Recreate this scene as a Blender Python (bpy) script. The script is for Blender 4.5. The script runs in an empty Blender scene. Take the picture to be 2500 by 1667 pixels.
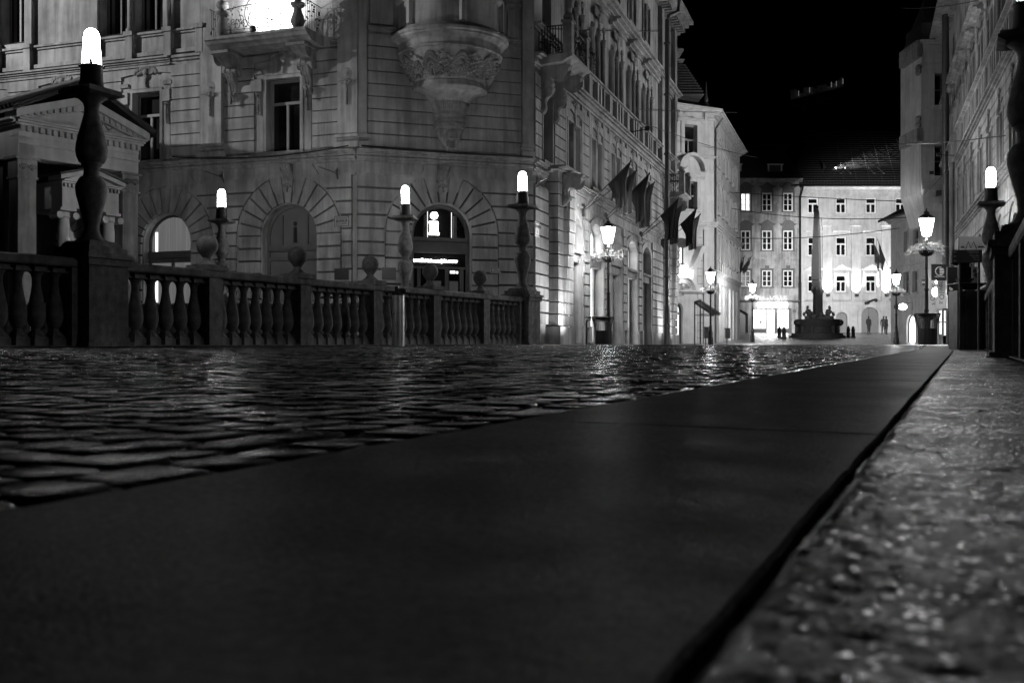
import bpy, bmesh, math, random
import numpy as np
from mathutils import Vector, Matrix, geometry
rnd = random.Random(7)
SC = bpy.context.scene
COL = SC.collection
F, HZ, CZ = 2550.0, 850.0, 0.14          # focal length, horizon row (photo pixels), eye height
# ---------------------------------------------------------------- camera, world, exposure
cd = bpy.data.cameras.new("camera"); cam = bpy.data.objects.new("camera", cd); COL.objects.link(cam)
cam.location = (0, 0, CZ); cam.rotation_euler = (math.pi / 2, 0, 0)
cd.sensor_width = 36; cd.lens = F / 2500 * 36; cd.shift_y = (HZ - 833.5) / 2500
cd.clip_start = 0.02; cd.clip_end = 2000
cd.dof.use_dof = True; cd.dof.focus_distance = 16; cd.dof.aperture_fstop = 8.5; cd.dof.aperture_blades = 7
SC.camera = cam
wd = bpy.data.worlds.new("World"); SC.world = wd; wd.use_nodes = True
nt = wd.node_tree; bg = nt.nodes["Background"]
sky = nt.nodes.new("ShaderNodeTexSky"); sky.sky_type = 'NISHITA'; sky.sun_disc = False
sky.sun_elevation = math.radians(-4); sky.sun_rotation = math.radians(200)
bw = nt.nodes.new("ShaderNodeRGBToBW")
nt.links.new(sky.outputs[0], bw.inputs[0]); nt.links.new(bw.outputs[0], bg.inputs[0]); bg.inputs[1].default_value = 0.004
vs = SC.view_settings; vs.view_transform = 'Standard'; vs.look = 'None'; vs.exposure = 0; vs.gamma = 1
SC.cycles.use_denoising = True
try: SC.cycles.denoiser = 'OPENIMAGEDENOISE'
except Exception: pass
SC.cycles.max_bounces = 5; SC.cycles.diffuse_bounces = 3; SC.cycles.glossy_bounces = 3
SC.cycles.sample_clamp_indirect = 3; SC.cycles.sample_clamp_direct = 40
SC.cycles.use_light_tree = True
SC.cycles.caustics_reflective = False; SC.cycles.caustics_refractive = False

# ---------------------------------------------------------------- materials
def _nodes(name):
    m = bpy.data.materials.new(name); m.use_nodes = True
    t = m.node_tree; return m, t, t.nodes["Principled BSDF"]
def N(t, k, **kw):
    n = t.nodes.new(k)
    for a, b in kw.items(): setattr(n, a, b)
    return n
def noise(t, scale, detail=4, stretch=None, rough=.6):
    tc = N(t, "ShaderNodeTexCoord"); mp = N(t, "ShaderNodeMapping"); nz = N(t, "ShaderNodeTexNoise")
    t.links.new(tc.outputs["Object"], mp.inputs[0]); t.links.new(mp.outputs[0], nz.inputs["Vector"])
    if stretch: mp.inputs["Scale"].default_value = stretch
    nz.inputs["Scale"].default_value = scale; nz.inputs["Detail"].default_value = detail; nz.inputs["Roughness"].default_value = rough
    return nz.outputs["Fac"]
def ramp(t, src, stops):
    r = N(t, "ShaderNodeValToRGB"); t.links.new(src, r.inputs[0])
    e = r.color_ramp.elements
    while len(e) < len(stops): e.new(.5)
    for el, (p, v) in zip(e, stops): el.position = p; el.color = (v, v, v, 1)
    return r.outputs[0]
def mul(t, a, b):
    m = N(t, "ShaderNodeMix", data_type='RGBA', blend_type='MULTIPLY'); m.inputs[0].default_value = 1
    t.links.new(a, m.inputs[6]); t.links.new(b, m.inputs[7]); return m.outputs[2]
def mat(name, base, rough=.8, var=.25, scale=2.0, bump=.3, bscale=30, bdist=.01, streak=0, metal=0, spec=.5, rvar=0, rscale=8, detail=5):
    m, t, b = _nodes(name)
    c = ramp(t, noise(t, scale, detail), [(.3, base * (1 - var)), (.7, base * (1 + var))])
    if streak:
        c = mul(t, c, ramp(t, noise(t, 1.0, 6, (3.2, 3.2, .35)), [(.36, 1 - streak), (.6, 1)]))
        c = mul(t, c, ramp(t, noise(t, .55, 7), [(.38, 1 - streak * .8), (.58, 1)]))
    t.links.new(c, b.inputs["Base Color"])
    b.inputs["Roughness"].default_value = rough; b.inputs["Metallic"].default_value = metal
    b.inputs["Specular IOR Level"].default_value = spec
    if rvar: t.links.new(ramp(t, noise(t, rscale, 4), [(.35, max(.03, rough - rvar)), (.65, min(1, rough + rvar))]), b.inputs["Roughness"])
    if bump:
        bp = N(t, "ShaderNodeBump"); bp.inputs["Strength"].default_value = bump; bp.inputs["Distance"].default_value = bdist
        t.links.new(noise(t, bscale, 5), bp.inputs["Height"]); t.links.new(bp.outputs[0], b.inputs["Normal"])
    return m
def emit(name, val, strength, var=0, scale=3, stretch=None, stops=None):
    m, t, b = _nodes(name)
    b.inputs["Base Color"].default_value = (.05, .05, .05, 1)
    b.inputs["Emission Color"].default_value = (val, val, val, 1); b.inputs["Emission Strength"].default_value = strength
    if var: t.links.new(ramp(t, noise(t, scale, 3, stretch), stops or [(.35, val * (1 - var)), (.65, val)]), b.inputs["Emission Color"])
    return m
M = dict(
    stucco=mat("stucco_plaster", .34, .85, .16, 1.7, .4, 22, .012, .48),
    stuccob=mat("pale_stucco", .46, .85, .10, 1.6, .15, 18, .01, .22),
    stuccod=mat("grey_stucco", .2, .85, .15, 1.3, .2, 18, .01, .3),
    joint=mat("groove_shade", .06, .95, .3, 6, .2, 30), orn=mat("carved_stone", .24, .9, .3, 5, .4, 40, .01, .35),  # joint: groove shade painted as a dark colour
    trimd=mat("dark_trim_paint", .075, .7, .2, 4, .1),
    stone=mat("weathered_bridge_stone", .29, .85, .4, 9, .8, 60, .008, .5),
    iron=mat("black_iron", .012, .45, .3, 8, .2, 60),
    pole=mat("painted_cast_iron", .02, .35, .3, 8, .2, 60),
    steel=mat("brushed_steel", .7, .38, .12, 4, .08, 40, metal=.85, rvar=.08),
    steeld=mat("dull_grey_metal", .1, .42, .15, 4, .1, 40, metal=.7, rvar=.1),
    wood=mat("dark_wood", .035, .5, .3, 6, .2, 30),
    woodp=mat("painted_window_wood", .16, .6, .12, 6, .1, 30),
    woodw=mat("white_window_wood", .6, .6, .08, 6, .1, 30),
    roof=mat("dark_roof_tiles", .055, .75, .35, 5, .6, 12, .03),
    rooft=mat("black_glazed_tiles", .014, .6, .35, 5, .6, 12, .03),
    metalroof=mat("sheet_metal_roof", .06, .5, .3, 3, .2, 8),
    plaza=mat("wet_plaza_paving", .07, .33, .3, 3, .9, 9, .025, rvar=.12, rscale=3),
    bank=mat("dark_ground", .03, .9, .3, .3, .3, 2),
    sand=mat("dark_joint_sand", .012, .8, .3, 30, .5, 200, .004),
    quay=mat("quay_stone", .08, .85, .25, 2, .4, 10),
    hill=mat("wooded_hill", .012, 1, .5, .08, 0),
    leaf=mat("basket_foliage", .45, .6, .5, 30, .1),
    flower=mat("pale_petals", .7, .7, .2, 30, 0),
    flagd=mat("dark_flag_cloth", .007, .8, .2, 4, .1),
    flagm=mat("grey_flag_cloth", .04, .8, .2, 4, .1),
    cloth=mat("dark_clothes", .008, .85, .3, 8, .1), skin=mat("skin", .3, .6, .05, 8, 0),
    white=mat("white_enamel", .75, .4, .03, 4, 0), black=mat("black_enamel", .012, .35, .1, 4, 0),
    grey=mat("grey_print", .28, .5, .05, 4, 0), paper=mat("grey_paper", .35, .8, .1, 20, .3),
    banner=mat("banner_cloth", .55, .7, .06, 3, .05),
    globe=emit("lamp_globe_glow", 1, 130), globehot=emit("bright_lamp_globe_glow", 1, 300), lantern=emit("lantern_glow", 1, 300),
    shop=emit("shop_light", 1, 2.4, .45, 1.2), shophot=emit("bright_shop_light", 1, 7, .25, 1.5),
    neon=emit("neon_letters", 1, 9), neonhot=emit("sign_light", 1, 22),
    curtain=emit("curtained_window_light", .16, 1, .5, 9, (6, 6, .05)), curtain2=emit("curtain_light_edge", 1, 1.6),
    dimroom=emit("dim_room_light", .022, 1, .5, 2), 
)
def glass():
    m, t, b = _nodes("dark_window_glass")
    t.links.new(ramp(t, noise(t, .8, 3), [(.4, .004), (.7, .018)]), b.inputs["Base Color"])
    b.inputs["Roughness"].default_value = .12; b.inputs["Specular IOR Level"].default_value = .45
    return m
M['glass'] = glass()
def wetmat(name, lo, hi, sc, gloss, r0, r1, bumps, tone=False, crystals=0, patch=.35):
    # damp stone: dull body plus a thin weak film of water that mirrors only strong lamps
    m, t, b = _nodes(name)
    c = mul(t, ramp(t, noise(t, sc, 6), [(.3, lo), (.7, hi)]), ramp(t, noise(t, 2.2, 5), [(.3, .65), (.6, 1)]))
    if tone:
        oi = N(t, "ShaderNodeAttribute"); oi.attribute_name = "tone"; c = mul(t, c, ramp(t, oi.outputs["Fac"], [(0, .5), (1, 1)]))
    t.links.new(c, b.inputs["Base Color"]); b.inputs["Specular IOR Level"].default_value = 0; b.inputs["Roughness"].default_value = .9
    gl = N(t, "ShaderNodeBsdfGlossy"); gl.inputs["Color"].default_value = (gloss, gloss, gloss, 1)
    t.links.new(ramp(t, noise(t, 7, 4), [(.35, r0), (.65, r1)]), gl.inputs["Roughness"])
    wetp = ramp(t, noise(t, 3.1, 5), [(.38, gloss * patch), (.62, gloss)]); gcol = wetp; prev = None
    if crystals:
        tc = N(t, "ShaderNodeTexCoord"); vo = N(t, "ShaderNodeTexVoronoi"); vo.inputs["Scale"].default_value = crystals
        t.links.new(tc.outputs["Object"], vo.inputs["Vector"]); sx = N(t, "ShaderNodeSeparateColor"); t.links.new(vo.outputs["Color"], sx.inputs[0])
        ad = N(t, "ShaderNodeMix", data_type='RGBA', blend_type='ADD'); ad.inputs[0].default_value = 1
        t.links.new(wetp, ad.inputs[6]); t.links.new(ramp(t, sx.outputs[0], [(.93, 0), (.95, .26)]), ad.inputs[7]); gcol = ad.outputs[2]
        t.links.new(ramp(t, sx.outputs[1], [(0, .55), (1, 1.3)]), N(t, "ShaderNodeMath").inputs[0])
        geo = N(t, "ShaderNodeNewGeometry"); sub_ = N(t, "ShaderNodeVectorMath", operation='SUBTRACT'); t.links.new(vo.outputs["Color"], sub_.inputs[0]); sub_.inputs[1].default_value = (.5, .5, .5)
        scl = N(t, "ShaderNodeVectorMath", operation='SCALE'); t.links.new(sub_.outputs[0], scl.inputs[0]); scl.inputs["Scale"].default_value = .22
        addv = N(t, "ShaderNodeVectorMath", operation='ADD'); t.links.new(geo.outputs["Normal"], addv.inputs[0]); t.links.new(scl.outputs[0], addv.inputs[1])
        nrm = N(t, "ShaderNodeVectorMath", operation='NORMALIZE'); t.links.new(addv.outputs[0], nrm.inputs[0]); prev = nrm.outputs[0]
    t.links.new(gcol, gl.inputs["Color"])
    for dist, bs in bumps:
        bp = N(t, "ShaderNodeBump"); bp.inputs["Strength"].default_value = 1; bp.inputs["Distance"].default_value = dist
        t.links.new(noise(t, bs, 4), bp.inputs["Height"])
        if prev: t.links.new(prev, bp.inputs["Normal"])
        prev = bp.outputs[0]
    t.links.new(prev, b.inputs["Normal"]); t.links.new(prev, gl.inputs["Normal"])
    ads = N(t, "ShaderNodeAddShader"); t.links.new(b.outputs[0], ads.inputs[0]); t.links.new(gl.outputs[0], ads.inputs[1])
    t.links.new(ads.outputs[0], t.nodes["Material Output"].inputs["Surface"])
    return m
M['cobble'] = wetmat("wet_basalt_cobbles", .012, .03, 22, .17, .08, .24, [(.0034, 80), (.0028, 16)], tone=True)
M['slab'] = wetmat("smooth_granite_strip", .045, .12, 110, .042, .33, .46, [(.0016, 60), (.0016, 240)], patch=.65)
M['rough'] = wetmat("coarse_wet_granite", .011, .03, 90, .06, .14, .36, [(.003, 150)], crystals=270)

# ---------------------------------------------------------------- mesh builder
def X_(x, Y): return (x - 1250) / F * Y
def Z_(y, Y): return CZ + (HZ - y) / F * Y
class Fr:                                   # vertical facade frame: u along, w outward, z up
    def __init__(s, p, d, n=None):
        s.p = Vector((p[0], p[1])); s.d = Vector(d).normalized()
        s.n = Vector((s.d.y, -s.d.x)) if n is None else Vector(n).normalized()
        if n is None and s.n.y > 0 and abs(s.n.y) > .3: s.n = -s.n
    def P(s, u, w, z):
        q = s.p + s.d * u + s.n * w; return (q.x, q.y, z)
    def u(s, x):
        k = (x - 1250) / F
        return (k * s.p.y - s.p.x) / (s.d.x - k * s.d.y)
    def z(s, x, y):
        Y = s.p.y + s.d.y * s.u(x); return Z_(y, Y)
ID = Fr((0, 0), (1, 0), (0, -1))            # plain frame: u = x, w = -y
class Flat(Fr):
    def P(s, u, w, z): return (u, w, z)
FL = Flat((0, 0), (1, 0), (0, 1))
class MB:
    def __init__(s, fr=FL): s.fr = fr; s.v = []; s.f = []; s.sm = []; s.mi = []; s.cm = 0
    def add(s, vs, fs, smooth=False):
        o = len(s.v); s.v += [s.fr.P(*v) for v in vs]
        for f in fs: s.f.append([i + o for i in f]); s.sm.append(smooth); s.mi.append(s.cm)
        return s
    def box(s, u0, u1, w0, w1, z0, z1):
        s.add([(u0, w0, z0), (u1, w0, z0), (u1, w1, z0), (u0, w1, z0), (u0, w0, z1), (u1, w0, z1), (u1, w1, z1), (u0, w1, z1)],
              [(0, 3, 2, 1), (4, 5, 6, 7), (0, 1, 5, 4), (2, 3, 7, 6), (1, 2, 6, 5), (3, 0, 4, 7)]); return s
    def prism(s, poly, w0, w1, holes=()):
        loops = [poly] + list(holes)
        if holes or len(poly) > 4:
            tris = geometry.tessellate_polygon([[Vector((a, b, 0)) for a, b in l] for l in loops])
        else: tris = [tuple(range(len(poly)))]
        pts = [q for l in loops for q in l]; n = len(pts)
        s.add([(a, w1, b) for a, b in pts], tris)
        s.add([(a, w0, b) for a, b in pts], [tuple(reversed(t)) for t in tris]) if not holes else None
        k = 0
        for l in loops:
            m = len(l); vs = [(a, w1, b) for a, b in l] + [(a, w0, b) for a, b in l]
            s.add(vs, [(i, (i + 1) % m, m + (i + 1) % m, m + i) for i in range(m)])
        return s
    def mould(s, u0, u1, prof):             # closed (w,z) profile extruded along u
        m = len(prof)
        s.add([(u0, a, b) for a, b in prof] + [(u1, a, b) for a, b in prof],
              [(i, (i + 1) % m, m + (i + 1) % m, m + i) for i in range(m)] + [tuple(range(m)), tuple(range(2 * m - 1, m - 1, -1))]); return s
    def lathe(s, cu, cw, prof, n=20, a0=0, sq=False, smooth=True):
        vs = []; fs = []
        n = 4 if sq else n; off = math.pi / 4 if sq else 0
        for r, z in prof:
            rr = r * (math.sqrt(2) if sq else 1)
            vs += [(cu + rr * math.cos(a0 + off + 2 * math.pi * i / n), cw + rr * math.sin(a0 + off + 2 * math.pi * i / n), z) for i in range(n)]
        for j in range(len(prof) - 1):
            fs += [(j * n + i, j * n + (i + 1) % n, (j + 1) * n + (i + 1) % n, (j + 1) * n + i) for i in range(n)]
        fs += [tuple(reversed(range(n))), tuple(range((len(prof) - 1) * n, len(prof) * n))]
        return s.add(vs, fs, smooth and not sq)
    def tube(s, pts, r, n=6, smooth=True):
        P = [Vector(p) for p in pts]; vs = []; fs = []
        for i, p in enumerate(P):
            d = (P[min(i + 1, len(P) - 1)] - P[max(i - 1, 0)]).normalized()
            a = d.cross(Vector((0, 0, 1)) if abs(d.z) < .9 else Vector((1, 0, 0))).normalized(); b = d.cross(a)
            rr = r[i] if isinstance(r, (list, tuple)) else r
            vs += [tuple(p + (a * math.cos(2 * math.pi * k / n) + b * math.sin(2 * math.pi * k / n)) * rr) for k in range(n)]
        for j in range(len(P) - 1):
            fs += [(j * n + i, j * n + (i + 1) % n, (j + 1) * n + (i + 1) % n, (j + 1) * n + i) for i in range(n)]
        fs += [tuple(range(n)), tuple(range((len(P) - 1) * n, len(P) * n))]
        return s.add(vs, fs, smooth)
    def blob(s, c, r, n=8, m=5):            # ellipsoid
        vs = []; fs = []
        for j in range(m + 1):
            t = math.pi * j / m
            vs += [(c[0] + r[0] * math.sin(t) * math.cos(2 * math.pi * i / n), c[1] + r[1] * math.sin(t) * math.sin(2 * math.pi * i / n), c[2] + r[2] * math.cos(t)) for i in range(n)]
        for j in range(m): fs += [(j * n + i, j * n + (i + 1) % n, (j + 1) * n + (i + 1) % n, (j + 1) * n + i) for i in range(n)]
        return s.add(vs, fs, True)
    def leafspray(s, u, w, z, wid, hgt, n=14, drop=0, seed=1):  # carved acanthus relief
        r = random.Random(seed)
        s.blob((u, w + .02, z), (hgt * .22, .07, hgt * .22))
        for k in range(n):
            a = math.pi * (k + .5) / n; L = (wid / 2) * abs(math.cos(a)) + hgt * .5 * abs(math.sin(a))
            L *= r.uniform(.8, 1.1); dx, dz = math.cos(a) * L, math.sin(a) * hgt * .5 - hgt * .1
            t = wid * .05 + .02
            s.add([(u, w, z), (u + dx * .5 - t, w + .07, z + dz * .4 + t), (u + dx, w + .02, z + dz + abs(dx) * .2), (u + dx * .5 + t, w + .05, z + dz * .4 - t)], [(0, 1, 2, 3)])
            s.blob((u + dx * .75, w + .03, z + dz * .7), (t, .04, t), 6, 4)
        k = 0.0
        while k < drop:
            t = max(.025, hgt * .13 * (1 - k / drop * .5)); s.blob((u + r.uniform(-.3, .3) * t, w + .02, z - hgt * .25 - k), (t * r.uniform(.7, 1.4), .05, t), 6, 4); k += t * 1.3
        return s
    def build(s, name, m, parent=None, loc=None, sharp=None):
        me = bpy.data.meshes.new(name)
        L = Vector(loc) if loc is not None else (rootloc(parent) if parent is not None else None)
        if L is None:
            a = np.array(s.v); L = Vector((float(a[:, 0].min() + a[:, 0].max()) / 2, float(a[:, 1].min() + a[:, 1].max()) / 2, float(a[:, 2].min())))
        me.from_pydata([(v[0] - L.x, v[1] - L.y, v[2] - L.z) for v in s.v], [], s.f)
        me.polygons.foreach_set("use_smooth", s.sm)
        for k in (m if isinstance(m, (list, tuple)) else [m]): me.materials.append(k)
        if any(s.mi): me.polygons.foreach_set("material_index", s.mi)
        me.update()
        bm = bmesh.new(); bm.from_mesh(me); bmesh.ops.recalc_face_normals(bm, faces=bm.faces); bm.to_mesh(me); bm.free()
        if any(s.sm): me.set_sharp_from_angle(angle=math.radians(sharp or 40))
        o = bpy.data.objects.new(name, me); COL.objects.link(o)
        if parent is not None: o.parent = parent
        else: o.location = L
        return o
ROOT = {}
def rootloc(o):
    while o.parent is not None: o = o.parent
    return o.location.copy()
def tag(o, label=None, cat=None, group=None, kind=None):
    if label: o['label'] = label
    if cat: o['category'] = cat
    if group: o['group'] = group
    if kind: o['kind'] = kind
    return o
def thing(name, loc, label, cat, group=None, rz=0):
    o = bpy.data.objects.new(name, None); COL.objects.link(o); o.location = loc; o.rotation_euler = (0, 0, rz); o.empty_display_size = .3
    return tag(o, label, cat, group)
def dup(root, loc, rz=0, label=None, group=None, scale=None):
    def cp(o, parent):
        c = o.copy(); COL.objects.link(c)
        if parent is not None: c.parent = parent
        for ch in [q for q in root_children.get(o.name, [])]: cp(ch, c)
        return c
    root_children = {}
    for o in bpy.data.objects:
        if o.parent is not None: root_children.setdefault(o.parent.name, []).append(o)
    r = cp(root, None); r.location = loc; r.rotation_euler = (0, 0, rz)
    if scale: r.scale = scale
    if label: r['label'] = label
    if group: r['group'] = group
    return r
def struct(o): o['kind'] = 'structure'; return o
def text(s, name, m, parent, fr, u, w, z, size, ext=.01, right=None, up=None, align='CENTER', bold=0, loc=None):
    cu = bpy.data.curves.new(name, 'FONT'); cu.body = s; cu.size = size; cu.extrude = ext; cu.align_x = align; cu.align_y = 'CENTER'; cu.offset = bold; cu.resolution_u = 2
    tmp = bpy.data.objects.new("tmp", cu); me = bpy.data.meshes.new_from_object(tmp)
    bpy.data.objects.remove(tmp); bpy.data.curves.remove(cu)
    right = Vector(right) if right is not None else Vector((fr.d.x, fr.d.y, 0)); up = Vector(up) if up is not None else Vector((0, 0, 1))
    if right.cross(up).dot(Vector((fr.n.x, fr.n.y, 0))) < 0: right = -right
    out = right.cross(up); o0 = Vector(fr.P(u, w, z))
    L = rootloc(parent) if parent is not None else (Vector(loc) if loc else o0)
    for v in me.vertices: v.co = o0 + right * v.co.x + up * v.co.y + out * v.co.z - L
    me.materials.clear(); me.materials.append(m); me.name = name
    o = bpy.data.objects.new(name, me); COL.objects.link(o)
    if parent is not None: o.parent = parent
    else: o.location = L
    return o

# ---------------------------------------------------------------- ground
TH = math.radians(23.24); CT, ST = math.cos(TH), math.sin(TH)
def deck(L, s): return (L * CT + s * ST, -L * ST + s * CT)
def gz(X, Y):
    d = -.00853 * X + .0095 * Y
    p = .225 + (max(0, Y - 58) / 30) ** 1.25 * .80
    t = min(1, max(0, (Y - 20) / 6)); t = t * t * (3 - 2 * t)
    return d * (1 - t) + p * t
def grid(name, pts, m, thick=None, kind='structure'):
    mb = MB(); nr, nc = len(pts), len(pts[0])
    mb.add([p for r in pts for p in r], [(j * nc + i, j * nc + i + 1, (j + 1) * nc + i + 1, (j + 1) * nc + i) for j in range(nr - 1) for i in range(nc - 1)])
    o = mb.build(name, m, loc=(0, 0, 0)); o['kind'] = kind; return o
def deckpt(L, s, dz=0):
    x, y = deck(L, s); return (x, y, gz(x, y) + dz)
o = grid("road_bed", [[deckpt(L, s, -.017) for L in (-11.5, -8, -4, -.5, .3, .75)] for s in [-1 + 1.15 * k for k in range(25)]], M['sand'])
# cobbles: every stone a small domed block with its own tilt
def cobbles():
    g = random.Random(3); nr = np.random.RandomState(5)
    V = []; FF = []; T = []
    row = .102; k = np.array([-.5, -.43, .43, .5]); base = 0
    L = -.712 - row / 2; ri = 0
    ed = np.array([1.0, 0, 0, 1.0])
    while L > -10.6:
        s = -1.0 + g.uniform(0, .12); wob = 0
        while s < 26:
            ln = g.choice([.085, .10, .11, .12, .145]) ; gap = .010
            wob = wob * .8 + g.uniform(-.006, .006)
            cx, cy = L + wob, s + ln / 2
            ux = k * (row - gap + g.uniform(-.008, .004)); uy = k * (ln - gap)
            th = g.uniform(-.05, .05); tx, ty = g.gauss(0, .010), g.gauss(0, .010); h0 = g.gauss(0, .0011)
            A, B = np.meshgrid(ux, uy)
            R1 = A * math.cos(th) - B * math.sin(th) + cx; R2 = A * math.sin(th) + B * math.cos(th) + cy
            E = np.maximum(ed[None, :], ed[:, None]); C2 = ed[None, :] * ed[:, None]
            z = h0 + A * tx + B * ty - .0055 * E - .0035 * C2 + nr.uniform(-.0012, .0012, A.shape)
            R1 += nr.uniform(-.003, .003, A.shape) ; R2 += nr.uniform(-.003, .003, A.shape)
            Xw = R1 * CT + R2 * ST; Yw = -R1 * ST + R2 * CT
            d = -.00853 * Xw + .0095 * Yw; t = np.clip((Yw - 20) / 6, 0, 1); t = t * t * (3 - 2 * t)
            V.append(np.stack([Xw, Yw, d * (1 - t) + .225 * t + z], -1).reshape(-1, 3))
            T.append(np.full(16, g.random())); s += ln
        L -= row; ri += 1
    V = np.concatenate(V); T = np.concatenate(T); n = len(V) // 16
    q = np.array([[j * 4 + i, j * 4 + i + 1, (j + 1) * 4 + i + 1, (j + 1) * 4 + i] for j in range(3) for i in range(3)])
    FQ = (q[None] + (np.arange(n) * 16)[:, None, None]).reshape(-1, 4)
    me = bpy.data.meshes.new("cobbled_road"); me.vertices.add(len(V)); me.vertices.foreach_set("co", V.astype(np.float32).ravel())
    me.loops.add(FQ.size); me.loops.foreach_set("vertex_index", FQ.astype(np.int32).ravel())
    me.polygons.add(len(FQ)); me.polygons.foreach_set("loop_start", np.arange(0, FQ.size, 4, dtype=np.int32)); me.polygons.foreach_set("loop_total", np.full(len(FQ), 4, np.int32))
    me.polygons.foreach_set("use_smooth", np.ones(len(FQ), bool))
    at = me.attributes.new("tone", 'FLOAT', 'POINT'); at.data.foreach_set("value", T.astype(np.float32))
    me.update(); me.validate(); me.materials.append(M['cobble'])
    if me.polygons[0].normal.z < 0: me.flip_normals()
    o = bpy.data.objects.new("cobbled_road", me); COL.objects.link(o); o['kind'] = 'structure'
cobbles()
def slabs(name, L0, L1, joints, m, seed, dz=0, jag=.0012):
    g = random.Random(seed); mb = MB()
    for a, b in zip(joints, joints[1:]):
        a2, b2 = a + .005, b - .005; n = max(2, int((b2 - a2) / .03)) if b < 9 else 20
        h = g.uniform(-.001, .001) + dz
        ss = [a2 + (b2 - a2) * i / n for i in range(n + 1)]
        rows = []; e0 = e1 = 0
        for s in ss:
            e0 = e0 * .7 + g.uniform(-jag, jag); e1 = e1 * .7 + g.uniform(-jag, jag)
            l, r = L0 + e0, L1 + e1
            rows.append([deckpt(l, s, h - .03), deckpt(l, s, h - .004), deckpt(l + .003, s, h), deckpt((l + r) / 2, s, h), deckpt(r - .003, s, h), deckpt(r, s, h - .004), deckpt(r, s, h - .03)])
        rows = [[(p[0], p[1], p[2] - .012) for p in rows[0]]] + rows + [[(p[0], p[1], p[2] - .012) for p in rows[-1]]]
        nc = 7; mb.add([p for r in rows for p in r], [(j * nc + i, j * nc + i + 1, (j + 1) * nc + i + 1, (j + 1) * nc + i) for j in range(len(rows) - 1) for i in range(nc - 1)])
    o = mb.build(name, m, loc=(0, 0, 0)); o['kind'] = 'structure'
slabs("pavement_gutter", -.700, -.112, [-1, 1.53 / CT, 4.0, 6.9 / CT, 9.5, 12.6, 16, 19.5, 23, 26], M['slab'], 11)
from mathutils import noise as mn
def kerb_stones(name, L0, L1, joints, m, amp, fine, seed, dz=0):
    # coarse granite kerb: the hewn surface is real relief, finest near the camera
    mb = MB()
    for a, b in zip(joints, joints[1:]):
        s = a + .004; ss = []
        while s < b - .004: ss.append(s); s += fine * (1 if s < 1.6 else 1.6 if s < 3 else 3 if s < 6 else 9)
        ss.append(b - .004)
        nl = int((L1 - L0) / (fine * (1.1 if a < 2 else 1.5 if a < 6 else 4)))
        rows = []
        for s in ss:
            j0 = .004 * mn.noise(Vector((s * 30, seed, 0))) + .006 * mn.noise(Vector((s * 6, seed, 3)))
            row = []
            for i in range(nl + 1):
                t = i / nl; L = L0 + j0 + (L1 - L0 - j0) * t
                e = min(1, (L - L0 - j0) / .014, (s - a - .004) / .01 + .15, (b - .004 - s) / .01 + .15)
                h = amp * (1.0 * mn.noise(Vector((L * 62, s * 62, seed))) + .75 * mn.noise(Vector((L * 130, s * 130, seed + 9))) + 1.0 * mn.noise(Vector((L * 15, s * 11, seed + 4)))) 
                c = mn.noise(Vector((L * 60, s * 60, seed + 20))); h -= amp * 1.6 * max(0, c - .28)
                row.append(deckpt(L, s, dz + h - .006 * (1 - max(0, e)) ** 2))
            row.insert(0, deckpt(L0 + j0, s, dz - .03)); rows.append(row)
        rows.insert(0, [(p[0], p[1], p[2] - .02) for p in rows[0]]); rows.append([(p[0], p[1], p[2] - .02) for p in rows[-1]])
        nc = nl + 2; mb.add([p for r in rows for p in r], [(j * nc + i, j * nc + i + 1, (j + 1) * nc + i + 1, (j + 1) * nc + i) for j in range(len(rows) - 1) for i in range(nc - 1)], True)
    o = mb.build(name, m, loc=(0, 0, 0), sharp=75); o['kind'] = 'structure'
kerb_stones("pavement_edge", -.103, .42, [-.2, 6.4 / CT, 9.2, 12, 15, 18.5, 22, 26], M['rough'], .0018, .0048, 12, .002)
# plaza beyond the bridge and rising square
o = grid("plaza", [[(X, Y, gz(X, Y) - (.02 if Y < 26 else 0)) for X in [-45 + 6 * k for k in range(24)]] for Y in [24.2, 25, 26, 28, 31, 35, 40, 48, 56, 60, 64, 68, 72, 76, 80, 84, 88, 92, 97, 102, 108, 116, 130]], M['plaza'])
grid("ground", [[(X, Y, -4.2) for X in (-900, -50, 0, 50, 900)] for Y in (-300, 0, 100, 400, 900)], M['bank'])
mwat, tw, bw_ = _nodes("dark_river_water"); bw_.inputs["Base Color"].default_value = (.01, .01, .01, 1); bw_.inputs["Roughness"].default_value = .08
bp = N(tw, "ShaderNodeBump"); bp.inputs["Strength"].default_value = .4; tw.links.new(noise(tw, 2.5, 3), bp.inputs["Height"]); tw.links.new(bp.outputs[0], bw_.inputs["Normal"])
grid("river", [[(X, Y, -3.6) for X in (-120, 0, 120)] for Y in (-40, 0, 24.15)], mwat)
mb = MB(); mb.box(-45, -.5, 24.0, 24.2, -4.2, .18); mb.box(11.2, 93, 24.0, 24.2, -4.2, .14)
tag(mb.build("quay_wall", M['quay']), "dark stone quay wall of the far river bank below the parapet", "quay wall")
mb = MB()
mb.add([deckpt(-11.5, -1, -.3), deckpt(.75, -1, -.3), deckpt(.75, 26, -.3), deckpt(-11.5, 26, -.3), deckpt(-11.5, -1, -.02), deckpt(.75, -1, -.02), deckpt(.75, 26, -.02), deckpt(-11.5, 26, -.02)],
       [(0, 1, 2, 3), (0, 1, 5, 4), (1, 2, 6, 5), (3, 0, 4, 7)])
o = mb.build("ground_slab", M['quay'], loc=(0, 0, 0)); o['kind'] = 'structure'
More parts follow.
